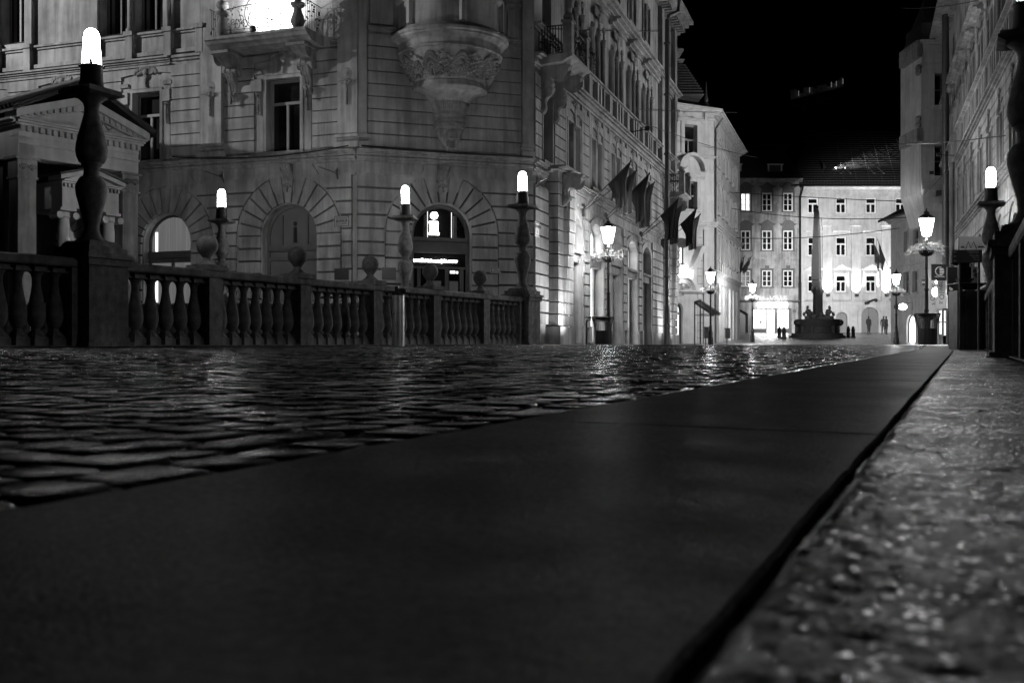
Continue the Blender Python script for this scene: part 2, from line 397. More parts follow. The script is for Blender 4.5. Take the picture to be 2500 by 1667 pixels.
# wooded castle hill behind the town
hx = [-400 + 40 * k for k in range(31)]; hy = [150, 170, 200, 240, 280, 330, 400, 500]
def hz(X, Y):
    t = min(1, max(0, (Y - 150) / 200)); t = t * t * (3 - 2 * t)
    return 1 + 150 * t * math.exp(-((X - 110) / 330) ** 2) + 3 * math.sin(X * .13 + Y * .09) + 2 * math.sin(X * .31)
grid("hill", [[(X, Y, hz(X, Y)) for X in hx] for Y in hy], M['hill'])
# ---------------------------------------------------------------- stone balustrades and their lamps
class Slope(Fr):
    def __init__(s, p, d, n, z0, k): Fr.__init__(s, p, d, n); s.z0 = z0; s.k = k
    def P(s, u, w, z):
        q = Fr.P(s, u, w, z); return (q[0], q[1], z + s.z0 + s.k * u)
BAL = [(.075, .10), (.085, .13), (.05, .19), (.045, .21), (.078, .25), (.103, .33), (.101, .40), (.086, .50), (.062, .62), (.047, .72), (.047, .78), (.06, .83), (.09, .865), (.1, .87)]
def baluster_mesh(fr):
    mb = MB(Fr((0, 0), fr.d, fr.n))
    mb.box(-.095, .095, -.095, .095, .015, .095); mb.lathe(0, 0, [(.09, .095), (.05, .175)], sq=True)
    mb.lathe(0, 0, BAL, 18); mb.lathe(0, 0, [(.105, .865), (.105, .885)], sq=True); mb.box(-.09, .09, -.09, .09, .885, .94)
    o = mb.build("baluster", M['stone'], loc=(0, 0, 0)); me = o.data; bpy.data.objects.remove(o); return me
def balustrade(label, fr, s0, s1, piers, step=.245, far=False):
    root = thing("stone_balustrade", fr.P((s0 + s1) / 2, -.15, 0), label, "balustrade", "stone balustrades of the bridge and quay")
    mb = MB(fr); mb.mould(s0, s1, [(-.32, .94), (.02, .94), (.035, .96), (.035, 1.03), (.015, 1.05), (-.315, 1.05), (-.335, 1.03), (-.335, .96)]); mb.build("rail", M['stone'], root)
    mb = MB(fr); mb.box(s0, s1, -.33, .03, -.12, .015); mb.build("plinth", M['stone'], root)
    me = baluster_mesh(fr); L = rootloc(root)
    for s, h, pr, kind in piers:
        mb = MB(fr)
        if kind == 'lamp':
            mb.box(s - h, s + h, -.15 - h, -.15 + h, -.1, 1.051); mb.box(s - h - .05, s + h + .05, -.2 - h, -.1 + h, -.1, .05)
            mb.box(s - h - .03, s + h + .03, -.18 - h, -.12 + h, .975, 1.055)
            mb.box(s - h - .12, s - h, -.29, -.0, -.1, .94)
        else:
            mb.box(s - h, s + h, -.3, pr, -.1, .945)
        mb.build("pier", M['stone'], root)
        if kind == 'ball':
            mb = MB(fr); mb.box(s - .2, s + .2, -.35, .05, 1.045, 1.12)
            mb.lathe(s, -.15, [(.15, 1.12), (.13, 1.14), (.07, 1.19), (.06, 1.23), (.08, 1.26)], 16)
            mb.lathe(s, -.15, [(.085, 1.255)] + [(.152 * math.sin(math.radians(a)), 1.40 - .152 * math.cos(math.radians(a))) for a in range(40, 181, 14)], 20)
            mb.build("ball_finial", M['stone'], root)
    edges = sorted([(s - h - (.12 if k == 'lamp' else 0), s + h) for s, h, pr, k in piers]); cur = s0; gaps = []
    for a, b in edges:
        if a > cur + .1: gaps.append((cur, a))
        cur = b
    if s1 > cur + .1: gaps.append((cur, s1))
    for a, b in gaps:
        n = max(1, round((b - a - .02) / step))
        for i in range(n):
            u = a + (b - a) * (i + .5) / n
            o = bpy.data.objects.new("baluster", me); COL.objects.link(o); o.parent = root; o.location = Vector(fr.P(u, -.15, 0)) - L
    return root
BLF = Slope((-5.025, 12.75), (.4509, .8926), (.8926, -.4509), gz(-5.025, 12.75), -.00853 * .4509 + .0095 * .8926)
P0 = 1.994
balustrade("long stone balustrade along the left side of the cobbled bridge with ball finials", BLF, -2.9, 6 * P0 + .3,
           [(0, .3, 0, 'lamp')] + [(k * P0, .13 if k else .3, .015, 'ball') for k in range(1, 6)] + [(6 * P0, .3, 0, 'lamp')])
pr0 = deck(.45, 11.33)
BRF = Slope(pr0, (ST, CT), (-CT, ST), gz(*pr0), -.00853 * ST + .0095 * CT)
balustrade("stone balustrade along the right edge of the frame beside the coarse granite kerb", BRF, -9.3, 13.6,
           [(k * P0, .13, .015, 'plain') for k in (-4, -3, -2, -1, 1, 2, 3, 4, 5, 6)] + [(0, .3, 0, 'lamp'), (13.3, .3, 0, 'lamp')])
q0 = (X_(-60, 26.7), 26.7); q1 = (X_(1010, 25.3), 25.3); dq = Vector((q1[0] - q0[0], q1[1] - q0[1])); ql = dq.length
BQF = Slope(q0, dq, (dq.y, -dq.x) if dq.x < 0 else (dq.y, -dq.x), .21, 0)
s545 = BQF.u(535); s995 = BQF.u(986)
balustrade("far quay balustrade seen in the gaps between the balusters of the near bridge", BQF, 0, ql + .3,
           [(s545, .3, 0, 'lamp'), (s995, .3, 0, 'lamp')] + [(s545 + (s995 - s545) * k / 3, .14, .01, 'plain') for k in (1, 2)] + [(s545 - 2.0 * k, .14, .01, 'plain') for k in (1, 2)])

def stone_lamp():
    root = thing("stone_lamp", (0, 0, 0), "", "lamp", "bottle shaped stone lamps on the balustrade piers")
    mb = MB(); mb.box(-.36, .36, -.36, .36, .003, .065); mb.box(-.3, .3, -.3, .3, .065, .15); mb.lathe(0, 0, [(.25, .15), (.235, .20), (.2, .225)], sq=True); mb.build("base", M['stone'], root)
    mb = MB()
    prof = [(.2, .222), (.185, .24), (.13, .27), (.1, .33), (.088, .38), (.092, .45), (.105, .505), (.13, .6), (.15, .68), (.18, .79), (.188, .87), (.178, .93), (.15, .985), (.125, 1.015), (.1, 1.02), (.093, 1.06), (.09, 1.105), (.105, 1.15),
            (.122, 1.165), (.125, 1.19), (.15, 1.2), (.18, 1.27), (.188, 1.34), (.18, 1.42), (.16, 1.51), (.135, 1.61), (.105, 1.72), (.087, 1.8), (.085, 1.86), (.1, 1.92), (.15, 1.97), (.19, 1.995), (.2, 2.0)]
    mb.lathe(0, 0, prof, 28); mb.build("column", M['stone'], root, sharp=55)
    mb = MB(); mb.lathe(0, 0, [(.2, 1.995), (.27, 2.02), (.27, 2.05), (.25, 2.055), (.25, 2.085), (.16, 2.095)], sq=True); mb.build("capital", M['stone'], root)
    mb = MB(); mb.lathe(0, 0, [(.155, 2.09), (.145, 2.12), (.135, 2.2), (.128, 2.36), (.134, 2.365), (.134, 2.385), (.12, 2.39), (.1, 2.39)], 20)
    for k in range(4):
        a = math.pi / 4 + k * math.pi / 2; c, s = math.cos(a), math.sin(a); r = .118
        mb.add([(r * c - .02 * s, r * s + .02 * c, 2.38), (r * c + .02 * s, r * s - .02 * c, 2.38), ((r - .012) * c, (r - .012) * s, 2.38), (.106 * c, .106 * s, 2.6)], [(0, 1, 3), (1, 2, 3), (2, 0, 3)])
        mb.blob((.135 * c, .135 * s, 2.375), (.02, .02, .02), 6, 4)
    h = mb.build("lamp_holder", M['iron'], root)
    mb = MB(); mb.lathe(0, 0, [(.09, 2.28), (.095, 2.4), (.097, 2.6), (.096, 2.72), (.088, 2.77), (.068, 2.81), (.04, 2.832), (.01, 2.84)], 16); mb.build("globe", M['globe'], root, sharp=80)
    return root
LP = stone_lamp(); yaw = math.atan2(BLF.d.y, BLF.d.x)
def at_rail(fr, s): q = fr.P(s, -.15, 1.055); return q
LP.location = at_rail(BLF, 0); LP.rotation_euler = (0, 0, yaw); LP['label'] = "large stone lamp with bottle shaped column at far left, glowing tube over black holder"
dup(LP, at_rail(BLF, 6 * P0), yaw, "stone lamp on the end pier at the right end of the left balustrade")
HOT = []
HOT.append(dup(LP, at_rail(BQF, s545), math.atan2(BQF.d.y, BQF.d.x), "distant stone lamp glowing between the two arched windows, behind the ball finial"))
dup(LP, at_rail(BQF, s995), math.atan2(BQF.d.y, BQF.d.x), "distant stone lamp left of the door with the glowing letter i")
yr = math.atan2(BRF.d.y, BRF.d.x)
dup(LP, BRF.P(0, -.15, 1.055), yr, "big dark stone lamp column cut off by the right edge of the frame")
HOT.append(dup(LP, BRF.P(13.3, -.15, 1.055), yr, "stone lamp glowing before the long right facade, above the dark signs"))
for r_ in HOT:                                # these two have visibly stronger bulbs
    for c_ in list(bpy.data.objects):
        if c_.parent is r_ and c_.name.startswith("globe"):
            c_.data = c_.data.copy(); c_.data.materials[0] = M['globehot']; c_['label'] = "brighter glowing globe"

# stainless bollard-like ash bin before the balustrade
Y = 16.6; bx = X_(972, Y); bz = gz(bx, Y)
root = thing("ash_bin", (bx, Y, bz), "slim stainless steel cylinder bin with a black bag on top before the left balustrade", "bin")
mb = MB(); r = .098; mb.lathe(bx, Y, [(r, bz - .01), (r, bz + .165)], 24); mb.lathe(bx, Y, [(r - .004, bz + .165), (r - .004, bz + .17)], 24); mb.lathe(bx, Y, [(r, bz + .17), (r, bz + .8), (r - .01, bz + .81)], 24); mb.build("cylinder_body", M['steel'], root)
mb = MB(); mb.lathe(bx, Y, [(r + .004, bz + .81), (r + .004, bz + .85), (.06, bz + .86)], 20); mb.box(bx - .16, bx - .02, Y - .08, Y + .08, bz + .845, bz + .87); mb.box(bx - .05, bx + .0, Y - .02, Y + .03, bz + .87, bz + .95)
mb.blob((bx + .06, Y, bz + .87), (.1, .08, .05)); mb.build("black_top", M['iron'], root)
mb = MB(); mb.lathe(bx - .06, Y - .09, [(.008, bz + .5), (.008, bz + .52)], 8); mb.build("lock", M['iron'], root)

# ---------------------------------------------------------------- cast iron street lamps with flower baskets
def foliage(mb, c, R, n, seed, hang=.25, flower=.3):
    g = random.Random(seed)
    for k in range(n):
        a = g.uniform(0, 2 * math.pi); q = g.random() ** .5
        rr = R * (.25 + .75 * q); x, y = c[0] + rr * math.cos(a), c[1] + rr * math.sin(a)
        z = c[2] + g.uniform(-.02, .24) * (1.25 - q) + (g.uniform(-hang, .1) * max(0, q - .55) * 2.2)
        s = g.uniform(.014, .038); d = Vector((g.uniform(-1, 1), g.uniform(-1, 1), g.uniform(-.6, 1))).normalized(); e = d.cross(Vector((g.random(), g.random(), g.random()))).normalized()
        p = Vector((x, y, z)); mb.cm = 1 if g.random() < flower else 0
        mb.add([tuple(p), tuple(p + d * s + e * s * .45), tuple(p + d * s * 2.1), tuple(p + d * s - e * s * .45)], [(0, 1, 2, 3)])
    for k in range(12):                      # sprigs that stick out
        a = g.uniform(0, 2 * math.pi); d = Vector((math.cos(a), math.sin(a), g.uniform(-.3, .8)))
        p0 = Vector(c) + d * R * .5; mb.cm = 0; mb.tube([tuple(p0), tuple(p0 + d * R * .45), tuple(p0 + d * R * .8 + Vector((0, 0, -.1)))], .004, 4)
        for j in range(14):
            p = p0 + d * R * g.uniform(.2, .8) + Vector((g.uniform(-.03, .03),) * 3); s = .02; e = Vector((g.uniform(-1, 1), g.uniform(-1, 1), g.uniform(-1, 1))).normalized()
            mb.add([tuple(p), tuple(p + e * s), tuple(p + e.cross(d) * s + e * s)], [(0, 1, 2)])
    mb.cm = 0
def street_lamp(seed=1, nleaf=1100):
    root = thing("street_lamp", (0, 0, 0), "", "street lamp", "cast iron street lamps with flower baskets")
    mb = MB(); mb.lathe(0, 0, [(.17, 0), (.17, .06), (.14, .09), (.135, .5), (.12, .55), (.125, .75), (.13, .8), (.1, .84), (.085, .95), (.075, 1.1), (.085, 1.13), (.06, 1.18)], 8, smooth=False)
    for k in range(8):
        a = k * math.pi / 4; mb.tube([(.14 * math.cos(a), .14 * math.sin(a), .1), (.13 * math.cos(a), .13 * math.sin(a), .5)], .018, 5)
    mb.build("base", M['pole'], root)
    mb = MB(); mb.lathe(0, 0, [(.058, 1.15), (.055, 1.75), (.075, 1.78), (.075, 1.82), (.052, 1.86), (.045, 2.45), (.062, 2.48), (.05, 2.52), (.042, 2.98), (.04, 3.35), (.06, 3.4), (.03, 3.45), (.03, 3.5)], 12); mb.build("shaft", M['pole'], root)
    mb = MB(); mb.lathe(0, 0, [(.04, 2.86), (.16, 2.9), (.22, 2.97), (.25, 3.06), (.24, 3.06), (.05, 3.05)], 16); mb.build("flower_bowl", M['iron'], root)
    mb = MB(); foliage(mb, (0, 0, 3.08), .52, nleaf, seed); mb.build("flowers", [M['leaf'], M['flower']], root)
    mb = MB(); mb.lathe(0, 0, [(.02, 3.5), (.12, 3.54), (.14, 3.55), (.245, 4.07), (.245, 4.08)], 6, smooth=False); mb.build("lantern_glass", M['lantern'], root)
    mb = MB()
    for k in range(6):
        a = k * math.pi / 3; mb.tube([(.143 * math.cos(a), .143 * math.sin(a), 3.55), (.25 * math.cos(a), .25 * math.sin(a), 4.08)], .009, 4)
    mb.lathe(0, 0, [(.27, 4.075), (.275, 4.09), (.13, 4.22), (.09, 4.23), (.09, 4.29), (.03, 4.33), (.015, 4.42)], 12); mb.build("lantern_roof", M['pole'], root)
    return root
SL = street_lamp()
def put(o, x, Y, label=None, **k):
    X = X_(x, Y); p = (X, Y, gz(X, Y) - .005)
    if o is SL and not SL.get('label'): SL.location = p; SL['label'] = label; return SL
    return dup(o, p, rnd.uniform(0, 6), label, **k)
put(SL, 2262, 33.6, "street lamp with flower basket behind the slatted litter bin on the right")
put(SL, 1485, 36.0, "street lamp with flower basket behind the litter bin on the left, before the long facade")
put(SL, 1735, 57.2, "street lamp beside the small glass canopy, before the narrow shops")
put(SL, 1837, 73.5, "smallest street lamp, beside the bright shop front")
put(SL, 2188, 59.5, "street lamp before the floodlit building, left of the low house")

# litter bins
def litter_bin():
    root = thing("litter_bin", (0, 0, 0), "", "litter bin", "black slatted litter bins")
    H = .93; R = lambda z: .25 + .02 * z / H + .10 * max(0, (z - .45) / .48) ** 1.7
    mb = MB(); mb.lathe(0, 0, [(.235, 0), (.24, .02), (.245, .5), (.23, .5)], 24); mb.build("bin_body", M['iron'], root)
    mb = MB()
    for k in range(30):
        a = 2 * math.pi * k / 30; mb.tube([(R(z) * math.cos(a), R(z) * math.sin(a), z) for z in (.03, .3, .52, .62, .72, .82, .93)], .0075, 4)
    mb.build("slats", M['iron'], root)
    mb = MB(); mb.lathe(0, 0, [(.355, .92), (.372, .92), (.374, .95), (.34, .955), (.25, .93)], 28)
    mb.lathe(0, 0, [(.28, .8), (.293, .8), (.293, .815), (.28, .815)], 24); mb.build("rim", M['iron'], root)
    mb = MB(); mb.lathe(0, 0, [(.26, .915), (.24, .86), (.1, .83), (.02, .83)], 16); mb.box(-.05, .05, -.29, -.25, .74, .9); mb.build("lid", M['iron'], root)
    return root
LB = litter_bin(); X = X_(2264, 31); LB.location = (X, 31, gz(X, 31)); LB['label'] = "black slatted litter bin with flared rim before the right street lamp"
X = X_(1472, 34.6); dup(LB, (X, 34.6, gz(X, 34.6)), 1, "black slatted litter bin before the left street lamp and facade")
# metal hoop beside the left bin
X = X_(1444, 34.8); z = gz(X, 34.8); mb = MB(); pts = [(X + .14 * 1.6, 34.8, z + .95), (X + .1, 34.8, z + .95), (X - .08, 34.8, z + .93), (X - .16, 34.8, z + .84), (X - .17, 34.8, z)]
mb.tube(pts, .028, 8); mb.tube([(X - .16, 34.8, z + .8), (X - .05, 34.75, z + .87), (X + .22, 34.8, z + .88)], .02, 6)
tag(mb.build("parking_hoop", M['iron']), "bent black metal hoop joined beside the left litter bin", "hoop")
# steel waste cabinet with flared hood on the right
Y = 20.2; X0, X1 = X_(2337, Y), X_(2388, Y); zg = gz(X0, Y); zt = Z_(709, Y); xm = (X0 + X1) / 2
root = thing("waste_cabinet", (xm, Y, zg), "tall grey metal waste cabinet with a flared black hood beside the right balustrade", "waste cabinet")
mb = MB(); mb.box(X0, X0 + .145, Y, Y + .4, zg, zt); mb.box(X0 + .15, X1, Y - .03, Y + .4, zg, zt - .005); mb.build("cabinet_body", M['steeld'], root)
mb = MB(); mb.box(X1 + .003, X1 + .17, Y + .02, Y + .42, zg, zt); mb.build("side_panel", M['iron'], root)
mb = MB(); a, b = X0 + .14, X1 - .03; c, d = X0 + .0, X1 + .15
mb.add([(a, Y + .05, zt + .01), (b, Y + .05, zt + .01), (b, Y + .35, zt + .01), (a, Y + .35, zt + .01), (c, Y - .1, zt + .135), (d, Y - .1, zt + .135), (d, Y + .5, zt + .135), (c, Y + .5, zt + .135)],
       [(0, 3, 2, 1), (4, 5, 6, 7), (0, 1, 5, 4), (2, 3, 7, 6), (1, 2, 6, 5), (3, 0, 4, 7)]); mb.build("hood", M['black'], root)
mb = MB(); mb.box(c, d, Y - .103, Y + .5, zt + .138, zt + .145); mb.box(a, b, Y - .0, Y + .35, zt, zt + .008); mb.build("hood_edge", M['steel'], root)
mb = MB(); zb = zt + .15; mb.add([(xm - .08, Y + .1, zb), (xm + .1, Y + .1, zb), (xm + .1, Y + .25, zb), (xm - .08, Y + .25, zb), (xm - .13, Y + .05, zb + .09), (xm + .16, Y + .05, zb + .09), (xm + .16, Y + .3, zb + .09), (xm - .13, Y + .3, zb + .09)],
       [(0, 3, 2, 1), (4, 5, 6, 7), (0, 1, 5, 4), (2, 3, 7, 6), (1, 2, 6, 5), (3, 0, 4, 7)]); mb.build("top_funnel", M['black'], root)
mb = MB(); mb.box(xm - .07, xm + .09, Y + .09, Y + .1, zb, zb + .012); mb.build("bright_strip", M['steel'], root)

# crumpled paper by the kerb
X, Y = X_(2418, 9.2), 9.2; z = gz(X, Y); mb = MB(); mb.add([(X - .05, Y, z), (X + .05, Y - .01, z), (X + .045, Y + .06, z), (X - .04, Y + .07, z), (X - .01, Y + .03, z + .022), (X + .02, Y + .03, z + .016)], [(0, 1, 5, 4), (1, 2, 5), (2, 3, 4, 5), (3, 0, 4)])
tag(mb.build("crumpled_paper", M['paper']), "small crumpled grey paper lying by the right balustrade foot", "litter")

# leaf scraps on the kerb
for x, y, s, lb in ((2394, 1009, .009, "small dark leaf scrap on the coarse granite kerb, nearer of two"), (2351, 922, .011, "small dark leaf scrap on the coarse granite kerb, farther of two")):
    Y = F * .14 / (y - 832); X = X_(x, Y); z = gz(X, Y) + .004; mb = MB()
    mb.add([(X - s, Y, z), (X - s * .2, Y - s * .7, z + .002), (X + s, Y - s * .1, z + .003), (X + s * .1, Y + s * .8, z + .004), (X - s * .1, Y, z + .008)], [(0, 1, 4), (1, 2, 4), (2, 3, 4), (3, 0, 4)])
    tag(mb.build("leaf_scrap", M['flagd']), lb, "leaf")
# bollards by the fountain
def bollard():
    mb = MB(); mb.lathe(0, 0, [(.17, 0), (.17, .08), (.13, .12), (.12, .5), (.15, .54), (.15, .6), (.1, .64), (.12, .7), (.09, .78), (.03, .84), (.01, .88)], 14); o = mb.build("bollard", M['pole'], loc=(0, 0, 0)); return tag(o, "", "bollard", "short iron bollards around the fountain")
b0 = bollard()
for i, (x, Y, lb) in enumerate([(1903, 88, "left bollard of the pair before the bright shop front"), (1914, 84, "nearer, broader bollard of the pair before the bright shop front"), (2071, 88, "left bollard of the pair between fountain and large gate"), (2083, 88, "right bollard of the pair between fountain and large gate")]):
    X = X_(x, Y); p = (X, Y, gz(X, Y) - .01)
    if i == 0: b0.location = p; b0['label'] = lb; b0.scale = (1.15, 1.15, 1.15)
    else: o = b0.copy(); COL.objects.link(o); o.location = p; o['label'] = lb; o.scale = (1.3, 1.3, 1.15) if i == 1 else (1.15, 1.15, 1.15)
X = X_(2184.5, 31.6); 
X = X_(2297, 42); z = gz(X, 42); mb = MB(); mb.lathe(X, 42, [(.12, z), (.12, z + .05), (.085, z + .1), (.07, z + .38), (.1, z + .4), (.1, z + .45), (.06, z + .49)], 12)
tag(mb.build("bollard", M['stone']), "small pale stone bollard just right of the slatted litter bin", "bollard")

# ---------------------------------------------------------------- flags on slanted poles
def flag(fr, s, zb, rise, out, length, cloth, mat_, label, seed, t0=.52, du=0):
    base = Vector(fr.P(s, .05, zb)); tip = Vector(fr.P(s + du, .05 + out, zb + rise))
    root = thing("flag", tuple(base), label, "flag", "flags on slanted poles on the long left facade")
    mb = MB(); mb.tube([tuple(base), tuple(tip)], .018, 6); mb.blob(tuple(tip), (.04, .04, .04), 6, 4); mb.box(base.x - .05, base.x + .05, base.y - .05, base.y + .05, base.z - .25, base.z + .2); mb.build("pole", M['iron'], root)
    g = random.Random(seed); nu, nv = 14, 12; rows = []; n = Vector((fr.d.x, fr.d.y, 0)); ph = g.uniform(0, 6)
    for j in range(nv + 1):
        v = j / nv; row = []
        for i in range(nu + 1):
            t = i / nu; p = base.lerp(tip, t0 + (1 - t0) * t)
            c = base.lerp(tip, t0 + (1 - t0) * .62); q = Vector((p.x, p.y, 0)).lerp(Vector((c.x, c.y, 0)), min(1, v * 2.2) * .55)
            drop = cloth * v * (1 - .35 * (1 - t) * 1.0) ; z = p.z * (1 - v * .0) - drop
            off = n * (.07 * math.sin(t * 13 + ph + v * 1.5) * min(1, v * 3))
            row.append((q.x + off.x, q.y + off.y, z))
        rows.append(row)
    mb = MB(); nc = nu + 1; mb.add([p for r in rows for p in r], [(j * nc + i, j * nc + i + 1, (j + 1) * nc + i + 1, (j + 1) * nc + i) for j in range(nv) for i in range(nu)], True)
    o = mb.build("flag_cloth", mat_, root, sharp=80); md = o.modifiers.new("thickness", 'SOLIDIFY'); md.thickness = .006
    return root

# ---------------------------------------------------------------- people standing by the big gate
def person(x, Y, label, seed, turn=0):
    X = X_(x, Y); z = gz(X, Y)
    root = thing("person", (X, Y, z), label, "person", rz=turn)
    J = {'pel': (0, 0, .95, .17), 'spi': (0, .01, 1.15, .165), 'che': (0, .02, 1.36, .19), 'nec': (0, .02, 1.5, .06), 'hea': (0, 0, 1.6, .085), 'top': (0, .0, 1.7, .075)}
    for sd, k in ((-1, 'l'), (1, 'r')):
        J[k + 'sh'] = (sd * .2, .02, 1.43, .085); J[k + 'el'] = (sd * .26, .04, 1.14, .065); J[k + 'wr'] = (sd * .22, -.06, .9, .035); J[k + 'ha'] = (sd * .215, -.09, .82, .03)
        J[k + 'hi'] = (sd * .1, 0, .9, .13); J[k + 'kn'] = (sd * .11, -.03 + .05 * sd, .5, .095); J[k + 'an'] = (sd * .13, .03 * sd, .09, .05); J[k + 'to'] = (sd * .15, -.13 + .03 * sd, .04, .04)
    E = [('pel', 'spi'), ('spi', 'che'), ('che', 'nec'), ('nec', 'hea'), ('hea', 'top')] + [(a, b) for k in 'lr' for a, b in (('che', k + 'sh'), (k + 'sh', k + 'el'), (k + 'el', k + 'wr'), (k + 'wr', k + 'ha'), ('pel', k + 'hi'), (k + 'hi', k + 'kn'), (k + 'kn', k + 'an'), (k + 'an', k + 'to'))]
    names = list(J); me = bpy.data.meshes.new("body"); me.from_pydata([J[n][:3] for n in names], [(names.index(a), names.index(b)) for a, b in E], [])
    me.materials.append(M['cloth']); o = bpy.data.objects.new("body", me); COL.objects.link(o); o.parent = root
    sk = o.modifiers.new("skin", 'SKIN'); o.modifiers.new("sub", 'SUBSURF').levels = 1; o.modifiers["sub"].render_levels = 1
    for i, n in enumerate(names): me.skin_vertices[0].data[i].radius = (J[n][3], J[n][3] * .8); me.skin_vertices[0].data[i].use_root = n == 'pel'
    mb = MB(); mb.blob((0, .02, 1.68), (.095, .1, .1), 10, 6); mb.build("hair", M['iron'], None, loc=(0, 0, 0)).parent = root
    return root
person(2121, 101, "dark standing person before the large arched gate", 1, .3)
person(2157, 99, "person in dark coat standing right of the large arched gate", 2, -.5)
person(2164, 99.5, "person in dark coat nearest the lamp post, beside the gate", 3, .8)
# ---------------------------------------------------------------- facade helpers
def arcpts(uc, zs, r, n=14, a0=0, a1=math.pi):
    return [(uc + r * math.cos(a0 + (a1 - a0) * i / n), zs + r * math.sin(a0 + (a1 - a0) * i / n)) for i in range(n + 1)]
def opening(u0, u1, z0, z1, arch=False, seg=None):
    if not arch: return [(u0, z0), (u1, z0), (u1, z1), (u0, z1)]
    uc, r = (u0 + u1) / 2, (u1 - u0) / 2
    if seg:                                   # flattened arch with rise seg
        R = (r * r + seg * seg) / (2 * seg); a = math.asin(r / R)
        return [(u0, z0), (u1, z0)] + [(uc + R * math.sin(a - 2 * a * i / 8), z1 - R + R * math.cos(a - 2 * a * i / 8)) for i in range(9)]
    return [(u0, z0), (u1, z0)] + arcpts(uc, z1 - r, r, 12)
def exrect(u0, u1, z0, z1): return lambda z: (u0, u1) if z0 - 1e-4 < z < z1 + 1e-4 else None
def exarch(uc, hw, zs, z0=-9):
    def f(z):
        if z < z0 or z > zs + hw: return None
        h = hw if z <= zs else math.sqrt(max(0, hw * hw - (z - zs) ** 2))
        return (uc - h, uc + h)
    return f
def courses(mb, u0, u1, z0, z1, h, proud=.035, gap=.035, ex=(), w=0, lev=3):
    n = max(1, round((z1 - z0) / h)); hh = (z1 - z0) / n
    for k in range(n):
        a, b = z0 + k * hh + gap / 2, z0 + (k + 1) * hh - gap / 2
        zl = [a + (b - a) * i / lev for i in range(lev + 1)]
        act = []
        for e in ex:
            q = [e(z) for z in zl]
            if any(q): c = [x for x in q if x]; act.append((sum(x[0] + x[1] for x in c) / 2 / len(c), q))
        act.sort(key=lambda t: t[0])
        left = [u0] * len(zl)
        for c, q in act + [(None, None)]:
            right = [u1] * len(zl) if q is None else [(x[0] if x else c) for x in q]
            if max(r - l for l, r in zip(left, right)) > .03:
                r2 = [max(l, r) for l, r in zip(left, right)]
                if q is None and left == [u0] * len(zl): poly = [(u0, a), (u1, a), (u1, b), (u0, b)]
                else:
                    poly = list(zip(left, zl))[::-1] + list(zip(r2, zl))
                    p2 = []
                    for p in poly:
                        if not p2 or abs(p[0] - p2[-1][0]) + abs(p[1] - p2[-1][1]) > 1e-4: p2.append(p)
                    if abs(p2[0][0] - p2[-1][0]) + abs(p2[0][1] - p2[-1][1]) < 1e-4: p2.pop()
                    poly = p2
                if len(poly) > 2: mb.prism(poly, w, w + proud)
                if k < n - 1:
                    lo_, hi_ = left[-1], r2[-1] if poly[0] != (u0, a) else u1
                    if hi_ - lo_ > .05: mb.cm = 1; mb.prism([(lo_, b + .001), (hi_, b + .001), (hi_, b + gap - .001), (lo_, b + gap - .001)], w, w + .012); mb.cm = 0  # dark strip in each groove, its shade put into the colour
            if q is not None: left = [(x[1] if x else c) for x in q]
def voussoirs(mb, uc, zs, r0, r1, n, w, proud, gap=.035, key=0, flare=None, a0=.0):
    mb.cm = 1; mb.prism(arcpts(uc, zs, r1 - .02, 26) + arcpts(uc, zs, r0 + .02, 26)[::-1], w, w + .014); mb.cm = 0  # dark ring behind the arch stones, painted as shade in the gaps
    for k in range(n):
        if key and k == n // 2: pr = proud + key
        else: pr = proud
        A, B = a0 + (math.pi - 2 * a0) * k / n, a0 + (math.pi - 2 * a0) * (k + 1) / n
        def rr(t):
            return r1 if not flare else min(r1 * 1.6, flare / max(.25, math.sin(t))) if abs(math.pi / 2 - t) < .42 else r1
        g0, g1 = gap / 2 / r0, gap / 2 / r1
        poly = [(uc + r0 * math.cos(A + g0 + (B - A - 2 * g0) * i / 3), zs + r0 * math.sin(A + g0 + (B - A - 2 * g0) * i / 3)) for i in range(4)]
        poly += [(uc + rr((A + B) / 2) * math.cos(B - g1 - (B - A - 2 * g1) * i / 3), zs + rr((A + B) / 2) * math.sin(B - g1 - (B - A - 2 * g1) * i / 3)) for i in range(4)]
        mb.prism(poly, w, w + pr)
def window(fr, parent, u0, u1, z0, z1, w=-.28, arch=False, seg=None, fm=None, gm=None, t=.06, mull=1, trans=(), bars=0, name="window", extra=None):
    fm = fm or M['woodp']; gm = gm or M['glass']
    out = opening(u0, u1, z0, z1, arch, seg)
    ui0, ui1, zi0, zi1 = u0 + t, u1 - t, z0 + t, z1 - t
    inn = opening(ui0, ui1, zi0, zi1, arch, seg)
    mb = MB(fr); mb.prism(out, w - .04, w, [inn])
    if mull:
        for k in range(1, mull + 1):
            c = u0 + (u1 - u0) * k / (mull + 1); top = (trans[0] if trans and bars == 0 else zi1)
            if arch and not trans: top = z1 - t
            mb.box(c - t * .5, c + t * .5, w - .04, w + .015, zi0, top)
    for tz in trans: mb.box(ui0 - .01, ui1 + .01, w - .04, w + .03, tz - t * .55, tz + t * .55)
    for k in range(bars):
        z = zi0 + (zi1 - zi0) * (k + 1) / (bars + 1); mb.box(ui0, ui1, w - .035, w - .003, z - t * .22, z + t * .22)
    if extra: extra(mb)
    o = mb.build(name, fm, parent)
    mb = MB(fr); mb.prism(inn, w - .075, w - .055); mb.build("pane", gm, o)
    return o
def wallsheet(mb, u0, u1, z0, z1, holes, w=0, depth=.3):
    mb.prism([(u0, z0), (u1, z0), (u1, z1), (u0, z1)], w - depth, w, holes)
